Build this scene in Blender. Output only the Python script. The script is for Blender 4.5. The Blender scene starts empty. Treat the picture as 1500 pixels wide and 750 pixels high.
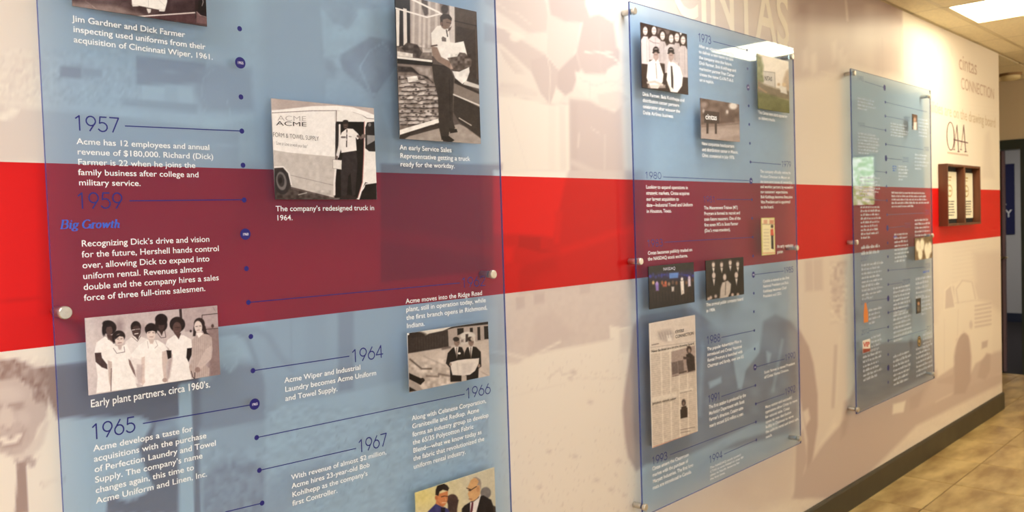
import bpy, bmesh, math, random
import numpy as np
from mathutils import Matrix, Vector
random.seed(7)
scene = bpy.context.scene
COL = scene.collection

# ------------------------------------------------------------------ camera
FPX, YAW, PITCH, ROLL = 1251.68, .8112, -.0364, -.0318
CAM = np.array([0, -1.8017, 1.5476])
FW = np.array([math.sin(YAW)*math.cos(PITCH), math.cos(YAW)*math.cos(PITCH), math.sin(PITCH)])
_r = np.cross(FW, [0, 0, 1]); _r /= np.linalg.norm(_r); _u = np.cross(_r, FW)
RT = math.cos(ROLL)*_r + math.sin(ROLL)*_u
UP = -math.sin(ROLL)*_r + math.cos(ROLL)*_u
cd = bpy.data.cameras.new('camera'); cam = bpy.data.objects.new('camera', cd); COL.objects.link(cam)
cd.sensor_width = 36; cd.lens = FPX*36/1500; cd.clip_start = .02; cd.clip_end = 60
cam.matrix_world = Matrix(((RT[0], UP[0], -FW[0], CAM[0]), (RT[1], UP[1], -FW[1], CAM[1]), (RT[2], UP[2], -FW[2], CAM[2]), (0, 0, 0, 1)))
cd.dof.use_dof = True; cd.dof.focus_distance = 1.92; cd.dof.aperture_fstop = 6.2
scene.camera = cam
# ------------------------------------------------------------------ light and exposure
world = bpy.data.worlds.new('world'); scene.world = world; world.use_nodes = True
world.node_tree.nodes['Background'].inputs[0].default_value = (.9, .93, 1, 1)
world.node_tree.nodes['Background'].inputs[1].default_value = .3
vs = scene.view_settings
vs.view_transform = 'Standard'; vs.look = 'None'; vs.gamma = 1; vs.use_curve_mapping = False
vs.exposure = 0.18
LAMP = (.94, .965, 1.0); LAMP_STRENGTH = 14.0          # ceiling troffers: neutral tubes
LAMP_WARM = (1.0, .90, .64)                         # the troffer in view has warmer tubes
LAMP_POWER = (1.0, .72, 1.65)                       # warm one in view, the one over the gap between panels, the near one
DAY = (.86, .93, 1.0); DAY_STRENGTH = 5.0           # window in the wall behind the photographer
scene.cycles.transparent_max_bounces = 24
scene.cycles.max_bounces = 8
scene.cycles.diffuse_bounces = 4
scene.cycles.caustics_reflective = False
scene.cycles.caustics_refractive = False
scene.cycles.sample_clamp_indirect = 4

# ------------------------------------------------------------------ measuring: photograph pixel <-> place on a real plane
def ray(x, y): return FW + RT*(x-750)/FPX - UP*(y-375)/FPX
def onY(x, y, Y=0.): d = ray(x, y); return CAM + d*((Y-CAM[1])/d[1])
def onZ(x, y, Z=0.): d = ray(x, y); return CAM + d*((Z-CAM[2])/d[2])
def onX(x, y, X=0.): d = ray(x, y); return CAM + d*((X-CAM[0])/d[0])
def pj(P):
    d = np.asarray(P, float)-CAM; z = d@FW
    return np.stack([750+FPX*(d@RT)/z, 375-FPX*(d@UP)/z], -1)

# ------------------------------------------------------------------ materials
def lin(c):
    c = np.asarray(c, float)/255.
    return np.where(c <= .04045, c/12.92, ((c+.055)/1.055)**2.4)
def rgba(c): return (*[float(v) for v in lin(c)], 1)
def mat(name, color=(200, 200, 200), rough=.6, metal=0., spec=.5, noise=0., nscale=20, bump=0., stretch=None, color2=None, rnd=0.):
    m = bpy.data.materials.new(name); m.use_nodes = True
    nt = m.node_tree; b = nt.nodes['Principled BSDF']
    b.inputs['Base Color'].default_value = rgba(color); b.inputs['Roughness'].default_value = rough
    b.inputs['Metallic'].default_value = metal; b.inputs['Specular IOR Level'].default_value = spec
    if noise or bump or color2:
        tc = nt.nodes.new('ShaderNodeTexCoord'); mp = nt.nodes.new('ShaderNodeMapping')
        if stretch: mp.inputs['Scale'].default_value = stretch
        n = nt.nodes.new('ShaderNodeTexNoise'); n.inputs['Scale'].default_value = nscale; n.inputs['Detail'].default_value = 5
        nt.links.new(tc.outputs['Object'], mp.inputs[0]); nt.links.new(mp.outputs[0], n.inputs['Vector'])
        vec = mp
        if rnd:
            oi = nt.nodes.new('ShaderNodeObjectInfo'); ad = nt.nodes.new('ShaderNodeVectorMath'); ad.operation = 'ADD'
            ml = nt.nodes.new('ShaderNodeVectorMath'); ml.operation = 'SCALE'; ml.inputs['Scale'].default_value = 37.
            cx = nt.nodes.new('ShaderNodeCombineXYZ')
            nt.links.new(oi.outputs['Random'], cx.inputs[0]); nt.links.new(oi.outputs['Random'], cx.inputs[1])
            nt.links.new(cx.outputs[0], ml.inputs[0]); nt.links.new(mp.outputs[0], ad.inputs[0]); nt.links.new(ml.outputs[0], ad.inputs[1])
            nt.links.new(ad.outputs[0], n.inputs['Vector'])
        if noise:
            r = nt.nodes.new('ShaderNodeValToRGB')
            c1 = color; c2 = color2 or [v*(1-noise) for v in color]
            r.color_ramp.elements[0].position = .35; r.color_ramp.elements[1].position = .65
            r.color_ramp.elements[0].color = rgba(c2); r.color_ramp.elements[1].color = rgba(c1)
            nt.links.new(n.outputs['Fac'], r.inputs[0]); nt.links.new(r.outputs[0], b.inputs['Base Color'])
        if bump:
            bp = nt.nodes.new('ShaderNodeBump'); bp.inputs['Strength'].default_value = bump; bp.inputs['Distance'].default_value = .002
            nt.links.new(n.outputs['Fac'], bp.inputs['Height']); nt.links.new(bp.outputs[0], b.inputs['Normal'])
    return m
def emis(name, color, strength):
    m = bpy.data.materials.new(name); m.use_nodes = True; nt = m.node_tree
    e = nt.nodes.new('ShaderNodeEmission'); e.inputs[0].default_value = (*color, 1); e.inputs[1].default_value = strength
    nt.links.new(e.outputs[0], nt.nodes['Material Output'].inputs[0]); return m
def vcol_mat(name, rough=.35, spec=.3):
    m = bpy.data.materials.new(name); m.use_nodes = True; nt = m.node_tree; b = nt.nodes['Principled BSDF']
    a = nt.nodes.new('ShaderNodeAttribute'); a.attribute_name = 'print'
    nt.links.new(a.outputs['Color'], b.inputs['Base Color']); b.inputs['Roughness'].default_value = rough
    b.inputs['Specular IOR Level'].default_value = spec
    return m
def acrylic(name, tint, film, film_amt, gloss):
    m = bpy.data.materials.new(name); m.use_nodes = True; nt = m.node_tree; N = nt.nodes; L = nt.links
    N.remove(N['Principled BSDF'])
    t = N.new('ShaderNodeBsdfTransparent'); t.inputs[0].default_value = (*tint, 1)
    out = t
    if film_amt:
        d = N.new('ShaderNodeBsdfDiffuse'); d.inputs[0].default_value = (*film, 1)
        mx = N.new('ShaderNodeMixShader'); mx.inputs[0].default_value = film_amt
        L.new(t.outputs[0], mx.inputs[1]); L.new(d.outputs[0], mx.inputs[2]); out = mx
    if gloss:
        f = N.new('ShaderNodeFresnel'); f.inputs[0].default_value = 1.5
        g = N.new('ShaderNodeNewGeometry'); inv = N.new('ShaderNodeMath'); inv.operation = 'SUBTRACT'; inv.inputs[0].default_value = 1
        L.new(g.outputs['Backfacing'], inv.inputs[1])
        mu = N.new('ShaderNodeMath'); mu.operation = 'MULTIPLY'; L.new(f.outputs[0], mu.inputs[0]); L.new(inv.outputs[0], mu.inputs[1])
        gl = N.new('ShaderNodeBsdfGlossy'); gl.inputs['Roughness'].default_value = .03
        m2 = N.new('ShaderNodeMixShader'); L.new(mu.outputs[0], m2.inputs[0]); L.new(out.outputs[0], m2.inputs[1]); L.new(gl.outputs[0], m2.inputs[2]); out = m2
    L.new(out.outputs[0], N['Material Output'].inputs[0]); return m

M = {}
M['tile'] = mat('glazed stone floor tile', (205, 178, 120), rough=.42, noise=.2, nscale=3.0, stretch=(1, 2.6, 1), color2=(150, 120, 72), rnd=1)
M['grout'] = mat('grout', (120, 100, 72), rough=.9)
M['ceil_tile'] = mat('mineral ceiling tile', (238, 224, 188), rough=.95, noise=.05, nscale=60, bump=.3)
M['grid'] = mat('painted grid tee', (214, 198, 160), rough=.5)
M['paint'] = mat('cream wall paint', (208, 190, 160), rough=.8, bump=.1, nscale=200)
M['basebd'] = mat('olive black rubber baseboard', (62, 56, 42), rough=.45, noise=.15, nscale=8)
M['darkframe'] = mat('dark green grey door frame paint', (46, 54, 50), rough=.4)
M['doorwood'] = mat('dark stained door veneer', (58, 40, 40), rough=.5, noise=.2, nscale=12, stretch=(1, 1, .1))
M['dooredge'] = mat('mauve grey door edge', (120, 100, 112), rough=.5)
M['steel'] = mat('brushed steel', (205, 200, 190), rough=.28, metal=1., noise=.06, nscale=80)
M['steel_cap'] = mat('satin steel cap', (214, 208, 196), rough=.42, metal=.85, noise=.05, nscale=150)
M['wood'] = mat('walnut stained wood', (112, 62, 34), rough=.5, noise=.3, nscale=16, stretch=(1, 1, .12))
M['black'] = mat('black backing', (16, 13, 12), rough=.8)
M['white_plastic'] = mat('ivory plastic', (226, 208, 160), rough=.5)
M['smoke_base'] = mat('tan plastic base', (150, 118, 80), rough=.6)
TROFFER = [emis('lit prismatic diffuser', LAMP_WARM if k == 0 else LAMP, LAMP_STRENGTH*LAMP_POWER[k]) for k in range(3)]
M['daylight'] = emis('daylight through glazing', DAY, DAY_STRENGTH)
M['white_trim'] = mat('white painted trim', (225, 220, 210), rough=.5)
M['carpet'] = mat('charcoal carpet', (40, 32, 34), rough=1, noise=.3, nscale=200)
M['room_wall'] = mat('pale grey blue wall paint', (196, 192, 190), rough=.85)
M['room_base'] = mat('blue grey skirting', (40, 46, 66), rough=.6)
M['banner'] = mat('navy banner cloth', (24, 26, 78), rough=.7)
M['ink'] = mat('navy ink', (30, 27, 112), rough=.4)
M['ink2'] = mat('mid blue ink', (52, 92, 196), rough=.4)
M['white_ink'] = mat('white ink', (246, 243, 240), rough=.45)
M['white_fill'] = mat('white ink in badge', (225, 222, 240), rough=.45)
M['acr_front'] = acrylic('blue tinted acrylic front', (.805, .908, 1.0), (.16, .36, .78), .06, True)
M['acr_back'] = acrylic('blue tinted acrylic back', (.805, .908, 1.0), (0, 0, 0), 0, False)
M['acr_edge'] = mat('violet blue acrylic edge', (74, 84, 158), rough=.25)
_n = M['acr_edge'].node_tree; _t = _n.nodes.new('ShaderNodeBsdfTransparent'); _t.inputs[0].default_value = (.5, .6, .9, 1); _x = _n.nodes.new('ShaderNodeMixShader'); _x.inputs[0].default_value = .45
_n.links.new(_n.nodes['Principled BSDF'].outputs[0], _x.inputs[1]); _n.links.new(_t.outputs[0], _x.inputs[2]); _n.links.new(_x.outputs[0], _n.nodes['Material Output'].inputs[0])
M['print'] = vcol_mat('printed photograph')
M['letter_cream'] = mat('cream mural lettering', (250, 240, 220), rough=.8)
M['letter_mauve'] = mat('faded mauve mural lettering', (200, 174, 156), rough=.8)
M['letter_faint'] = mat('faint mural lettering', (212, 192, 166), rough=.8)
M['letter_dark'] = mat('dark mauve wall lettering', (112, 78, 84), rough=.6)
M['red_ink'] = mat('red ink', (200, 50, 40), rough=.5)
M['orange_ink'] = mat('orange ink', (225, 130, 50), rough=.5)
M['gold_ink'] = mat('tan ink', (190, 160, 100), rough=.5)
M['dark_ink'] = mat('black ink', (40, 34, 34), rough=.5)
M['card'] = mat('ivory card', (238, 230, 205), rough=.7)

# ------------------------------------------------------------------ objects
def tag(o, label=None, cat=None, group=None, kind=None):
    if label: o['label'] = label
    if cat: o['category'] = cat
    if group: o['group'] = group
    if kind: o['kind'] = kind
    return o
def link_mesh(name, me, mats, parent=None):
    o = bpy.data.objects.new(name, me); COL.objects.link(o)
    for m in (mats if isinstance(mats, (list, tuple)) else [mats]): me.materials.append(m)
    if parent: o.parent = parent; o.matrix_parent_inverse = Matrix.Translation(-Vector(parent.location))
    return o
def box(name, x0, x1, y0, y1, z0, z1, m, parent=None, bev=0.):
    bm = bmesh.new(); bmesh.ops.create_cube(bm, size=1)
    bmesh.ops.transform(bm, matrix=Matrix.Translation(((x0+x1)/2, (y0+y1)/2, (z0+z1)/2)) @ Matrix.Diagonal((abs(x1-x0), abs(y1-y0), abs(z1-z0), 1)), verts=bm.verts)
    if bev: bmesh.ops.bevel(bm, geom=bm.edges[:], offset=bev, segments=2, affect='EDGES')
    me = bpy.data.meshes.new(name); bm.to_mesh(me); bm.free()
    return link_mesh(name, me, m, parent)
def boxes(name, lst, m, parent=None):
    bm = bmesh.new()
    for (x0, x1, y0, y1, z0, z1) in lst:
        g = bmesh.ops.create_cube(bm, size=1)
        bmesh.ops.transform(bm, matrix=Matrix.Translation(((x0+x1)/2, (y0+y1)/2, (z0+z1)/2)) @ Matrix.Diagonal((x1-x0, y1-y0, z1-z0, 1)), verts=g['verts'])
    me = bpy.data.meshes.new(name); bm.to_mesh(me); bm.free()
    return link_mesh(name, me, m, parent)
def pydata(name, v, f, m, parent=None, smooth=False):
    me = bpy.data.meshes.new(name); me.from_pydata([tuple(map(float, p)) for p in v], [], f); me.update()
    if smooth:
        for p in me.polygons: p.use_smooth = True
    return link_mesh(name, me, m, parent)
def lathe(name, c, axis, prof, m, parent=None, n=28):
    """prof: (distance along axis, radius) pairs."""
    a = np.array(axis, float); a /= np.linalg.norm(a)
    t = np.array([0, 0, 1.]) if abs(a[2]) < .9 else np.array([1., 0, 0])
    e1 = np.cross(a, t); e1 /= np.linalg.norm(e1); e2 = np.cross(a, e1)
    v = []; f = []
    for (d, r) in prof:
        for k in range(n):
            q = 2*math.pi*k/n; v.append(np.array(c)+a*d+(e1*math.cos(q)+e2*math.sin(q))*r)
    for i in range(len(prof)-1):
        for k in range(n):
            k2 = (k+1) % n; f.append((i*n+k, i*n+k2, (i+1)*n+k2, (i+1)*n+k))
    f.append(tuple(range(n))[::-1]); f.append(tuple((len(prof)-1)*n+k for k in range(n)))
    o = pydata(name, v, f, m, parent)
    for p in o.data.polygons: p.use_smooth = len(p.vertices) == 4
    try: o.data.set_sharp_from_angle(angle=math.radians(35))
    except Exception: pass
    return o
def empty(name, loc, label, cat, group=None):
    o = bpy.data.objects.new(name, None); o.location = loc; o.empty_display_size = .05; COL.objects.link(o)
    bpy.context.view_layer.update()
    return tag(o, label, cat, group)

# ------------------------------------------------------------------ lettering
_gl = {}
def glyphs(s, weight=0.):
    k = (s, weight)
    if k not in _gl:
        cu = bpy.data.curves.new('t', 'FONT'); cu.body = s; cu.resolution_u = 4; cu.offset = weight; cu.size = 1
        o = bpy.data.objects.new('t', cu); COL.objects.link(o)
        bpy.context.view_layer.update()
        dg = bpy.context.evaluated_depsgraph_get()
        me = bpy.data.meshes.new_from_object(o.evaluated_get(dg))
        n = len(me.vertices); co = np.zeros(n*3); me.vertices.foreach_get('co', co)
        _gl[k] = (co.reshape(-1, 3)[:, :2].copy(), [tuple(p.vertices) for p in me.polygons])
        bpy.data.objects.remove(o); bpy.data.curves.remove(cu); bpy.data.meshes.remove(me)
    return _gl[k]
CAPH = .73
class Ink:
    """collects flat shapes on a vertical plane (X, Z) and makes one mesh of them"""
    def __init__(s, Y): s.Y = Y; s.v = []; s.f = []
    def add(s, xz, faces):
        b = len(s.v); s.v += [(float(p[0]), s.Y, float(p[1])) for p in xz]; s.f += [tuple(b+i for i in q) for q in faces]
    def text(s, t, x, z, sx, sz, weight=0., shear=0.):
        co, f = glyphs(t, weight); s.add([(x+(p[0]+shear*p[1])*sx, z+p[1]*sz) for p in co], f)
    def line(s, a, b, w):
        s.Y -= 8e-6
        a = np.array(a, float); b = np.array(b, float); d = b-a; d /= np.linalg.norm(d); n = np.array([-d[1], d[0]])*w/2
        s.add([a-n, b-n, b+n, a+n], [(0, 1, 2, 3)])
    def disc(s, c, r, n=20): s.add([(c[0]+r*math.cos(2*math.pi*k/n), c[1]+r*math.sin(2*math.pi*k/n)) for k in range(n)], [tuple(range(n))])
    def ring(s, c, rx, rz, wx, wz, n=32):
        p = [(c[0]+rx*math.cos(2*math.pi*k/n), c[1]+rz*math.sin(2*math.pi*k/n)) for k in range(n)]
        q = [(c[0]+(rx-wx)*math.cos(2*math.pi*k/n), c[1]+(rz-wz)*math.sin(2*math.pi*k/n)) for k in range(n)]
        s.add(p+q, [(k, (k+1) % n, n+(k+1) % n, n+k) for k in range(n)])
    def rect(s, x0, x1, z0, z1): s.add([(x0, z0), (x1, z0), (x1, z1), (x0, z1)], [(0, 1, 2, 3)])
    def build(s, name, m, parent): return pydata(name, s.v, s.f, m, parent)
def xz(p, Y): q = onY(p[0], p[1], Y); return np.array([q[0], q[2]])
def width_of(t, weight=0.): co, f = glyphs(t, weight); return co[:, 0].max(), co[:, 0].min()
def para(parent, lines, p0, p1, plast, Y, m, name='caption', weight=.007, pitch=None):
    """a block of text: p0, p1 the two ends of its first baseline, plast the start of its last one"""
    a = xz(p0, Y); b = xz(p1, Y); n = len(lines)
    dz = (a[1]-xz(plast, Y)[1])/(n-1) if n > 1 else pitch
    sz = dz/1.2
    sx = (b[0]-a[0])/width_of(lines[0], weight)[0]
    ink = Ink(Y)
    for i, t in enumerate(lines): ink.text(t, a[0], a[1]-dz*i, sx, sz, weight)
    return ink.build(name, m, parent)
def arc(cx, cz, rx, rz, a0, a1, n=10): return [(cx+rx*math.cos(math.radians(a0+(a1-a0)*k/n)), cz+rz*math.sin(math.radians(a0+(a1-a0)*k/n))) for k in range(n+1)]
DIG = {'0': [arc(.26, .5, .24, .5, 0, 360, 20)], '1': [[(.10, .80), (.29, .99), (.29, 0)]],
       '2': [arc(.25, .74, .22, .26, 165, -38)+[(.02, 0), (.50, 0)]], '3': [arc(.23, .76, .20, .24, 155, -90), arc(.23, .27, .24, .27, 90, -155)],
       '4': [[(.38, 0), (.38, 1), (.0, .28), (.52, .28)]], '5': [[(.46, 1), (.13, 1), (.09, .56)]+arc(.24, .31, .25, .31, 125, -150)],
       '6': [arc(.26, .32, .24, .32, 0, 360, 18), [(.045, .45), (.33, 1)]], '7': [[(.02, 1), (.50, 1), (.16, 0)]],
       '8': [arc(.25, .76, .18, .24, 0, 360, 16), arc(.25, .27, .23, .27, 0, 360, 16)], '9': [arc(.26, .68, .24, .32, 0, 360, 18), [(.475, .55), (.19, 0)]]}
def year(parent, t, p0, p1, hpx, Y, m, weight=-.012, name='year_number'):
    """thin geometric numerals drawn as strokes of one width"""
    a = xz(p0, Y); b = xz(p1, Y); top = xz((p0[0], p0[1]-hpx), Y); sz = top[1]-a[1]
    ends = .10, .10*0+.52; tot = .62*(len(t)-1)+ends[1]-ends[0]; sx = (b[0]-a[0])/tot; w = sz*(.085+max(weight, 0)*8); zb = (a[1]+b[1])/2; ink = Ink(Y)
    for k, c in enumerate(t):
        for pl in DIG[c]:
            P = [np.array([a[0]+(.62*k+x-ends[0])*sx, zb+w/2+z*(sz-w)]) for x, z in pl]
            for u, v in zip(P[:-1], P[1:]):
                d = (v-u)/np.linalg.norm(v-u)*w*.28; ink.line(u-d, v+d, w)
    return ink.build(name, m, parent)

# ------------------------------------------------------------------ printing: colours held by the points of a fine grid
def vnoise(x, y, s, seed=0):
    x = x/s; y = y/s; xi = np.floor(x).astype(np.int64); yi = np.floor(y).astype(np.int64); fx = x-xi; fy = y-yi
    fx = fx*fx*(3-2*fx); fy = fy*fy*(3-2*fy)
    def h(a, b):
        n = (a*374761393+b*668265263+seed*974634777) & 0x7fffffff
        n = ((n ^ (n >> 13))*1274126177) & 0x7fffffff
        return ((n ^ (n >> 16)) & 0xffff)/65535.
    return (h(xi, yi)*(1-fx)+h(xi+1, yi)*fx)*(1-fy)+(h(xi, yi+1)*(1-fx)+h(xi+1, yi+1)*fx)*fy
class Paint:
    def __init__(s, x, y, base):
        s.x = x; s.y = y; base = np.atleast_1d(np.array(base, float)); s.c = np.tile(base, (len(x), 1)).astype(float)
        s.o = (0., 0., 1.)
    def at(s, ox, oy, k): s.o = (ox, oy, k); return s
    def _t(s, pts): ox, oy, k = s.o; return np.array([(ox+p[0]/k, oy+p[1]/k) for p in pts])
    def _in(s, x0, x1, y0, y1): return np.nonzero((s.x > x0) & (s.x < x1) & (s.y > y0) & (s.y < y1))[0]
    def _mix(s, idx, a, col):
        col = np.atleast_1d(np.array(col, float)); a = a[:, None]; s.c[idx] = s.c[idx]*(1-a)+col*a
    def poly(s, pts, col, soft=.7, a=1.):
        P = s._t(pts); m = soft+.5
        idx = s._in(P[:, 0].min()-m, P[:, 0].max()+m, P[:, 1].min()-m, P[:, 1].max()+m)
        if not len(idx): return
        x = s.x[idx]; y = s.y[idx]; ins = np.zeros(len(idx), bool); d2 = np.full(len(idx), 1e9); n = len(P)
        for i in range(n):
            ax, ay = P[i]; bx, by = P[(i+1) % n]
            if ay != by: ins ^= ((ay > y) != (by > y)) & (x < (bx-ax)*(y-ay)/(by-ay)+ax)
            L = (bx-ax)**2+(by-ay)**2+1e-9; t = np.clip(((x-ax)*(bx-ax)+(y-ay)*(by-ay))/L, 0, 1)
            d2 = np.minimum(d2, (x-ax-t*(bx-ax))**2+(y-ay-t*(by-ay))**2)
        d = np.sqrt(d2)*np.where(ins, 1, -1)
        s._mix(idx, np.clip(d/(2*soft)+.5, 0, 1)*a, col)
    def ell(s, cx, cy, rx, ry, col, soft=.7, a=1., ang=0.):
        (cx, cy), = s._t([(cx, cy)]); k = s.o[2]; rx /= k; ry /= k; R = max(rx, ry)+soft+.5
        idx = s._in(cx-R, cx+R, cy-R, cy+R)
        if not len(idx): return
        q = math.radians(ang); dx = s.x[idx]-cx; dy = s.y[idx]-cy
        u = dx*math.cos(q)+dy*math.sin(q); v = -dx*math.sin(q)+dy*math.cos(q)
        e = np.sqrt((u/rx)**2+(v/ry)**2); d = (1-e)*min(rx, ry)
        s._mix(idx, np.clip(d/(2*soft)+.5, 0, 1)*a, col)
    def line(s, pts, w, col, soft=.5, a=1.):
        P = s._t(pts); w = w/s.o[2]/2; m = w+soft+.5
        idx = s._in(P[:, 0].min()-m, P[:, 0].max()+m, P[:, 1].min()-m, P[:, 1].max()+m)
        if not len(idx): return
        x = s.x[idx]; y = s.y[idx]; d2 = np.full(len(idx), 1e9)
        for i in range(len(P)-1):
            ax, ay = P[i]; bx, by = P[i+1]; L = (bx-ax)**2+(by-ay)**2+1e-9
            t = np.clip(((x-ax)*(bx-ax)+(y-ay)*(by-ay))/L, 0, 1)
            d2 = np.minimum(d2, (x-ax-t*(bx-ax))**2+(y-ay-t*(by-ay))**2)
        s._mix(idx, np.clip((w-np.sqrt(d2))/(2*soft)+.5, 0, 1)*a, col)
    def noise(s, box, size, amp, seed=0, stretch=1., thr=None, col=None):
        P = s._t([(box[0], box[1]), (box[2], box[3])]); idx = s._in(P[0, 0], P[1, 0], P[0, 1], P[1, 1])
        if not len(idx): return
        n = vnoise(s.x[idx], s.y[idx]*stretch, size, seed)
        # fade at the border of the box
        fx = np.minimum(s.x[idx]-P[0, 0], P[1, 0]-s.x[idx]); fy = np.minimum(s.y[idx]-P[0, 1], P[1, 1]-s.y[idx])
        fade = np.clip(np.minimum(fx, fy)/4, 0, 1)
        if thr is None: s.c[idx] += ((n-.5)*2*amp*fade)[:, None]
        else: s._mix(idx, np.clip((n-thr)*8, 0, 1)*amp*fade, col)

def grid_print(name, x0, x1, z0, z1, Y, paint, nx, nz, parent, thick=.0025, xs=None, fn=None, m=None):
    """a thin plate whose face carries the colours that paint() lays on its points"""
    X = np.linspace(x0, x1, nx); Z = np.linspace(z0, z1, nz)
    XX, ZZ = np.meshgrid(X, Z); P = np.stack([XX.ravel(), np.full(XX.size, Y), ZZ.ravel()], -1)
    q = pj(P); pt = Paint(q[:, 0], q[:, 1], (128, 128, 128)); paint(pt)
    g_ = (vnoise(q[:, 0], q[:, 1], 5, 77)-.5)*9+(vnoise(q[:, 0], q[:, 1], 1.7, 78)-.5)*8; pt.c += g_[:, None]
    v = P.tolist(); f = []
    i = np.arange(nx-1)[None, :]+np.arange(nz-1)[:, None]*nx; i = i.ravel()
    f = np.stack([i, i+1, i+nx+1, i+nx], -1).tolist()
    # rim and back
    cor = [0, nx-1, nx*nz-1, nx*(nz-1)]; b = len(v)
    for c in cor: v.append([P[c, 0], Y+thick, P[c, 2]])
    rim = [list(range(0, nx)), [nx*k+nx-1 for k in range(nz)], list(range(nx*nz-1, nx*(nz-1)-1, -1)), [nx*k for k in range(nz-1, -1, -1)]]
    for s_, e_, r_ in ((0, 1, rim[0]), (1, 2, rim[1]), (2, 3, rim[2]), (3, 0, rim[3])): f.append([b+s_, b+e_]+r_[::-1])
    f.append([b+3, b+2, b+1, b])
    me = bpy.data.meshes.new(name); me.from_pydata(v, [], f); me.update()
    at = me.color_attributes.new('print', 'FLOAT_COLOR', 'POINT')
    c = lin(np.clip(pt.c, 0, 255)); a = np.ones((len(v), 4)); a[:len(c), :3] = c; a[len(c):, :3] = c[cor]
    at.data.foreach_set('color', a.ravel())
    return link_mesh(name, me, m or M['print'], parent)
def photo(parent, tl, tr, br, bl, Y, paint, px=.75, label=None, name='photo_print', thick=.0025):
    A, B, C_, D = [xz(p, Y) for p in (tl, tr, br, bl)]
    x0 = (A[0]+D[0])/2; x1 = (B[0]+C_[0])/2; z1 = (A[1]+B[1])/2; z0 = (C_[1]+D[1])/2
    w = max(tr[0]-tl[0], 4); h = max(bl[1]-tl[1], br[1]-tr[1], 4)
    o = grid_print(name, x0, x1, z0, z1, Y, paint, int(w/px)+2, int(h/px)+2, parent, thick)
    if label: o['label'] = label
    return o

# ================================================================== THE ROOM
H = 2.74; XE = 7.37; XB = 9.0; XL = -3.0; YO = -4.0; YR = 1.9
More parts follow.
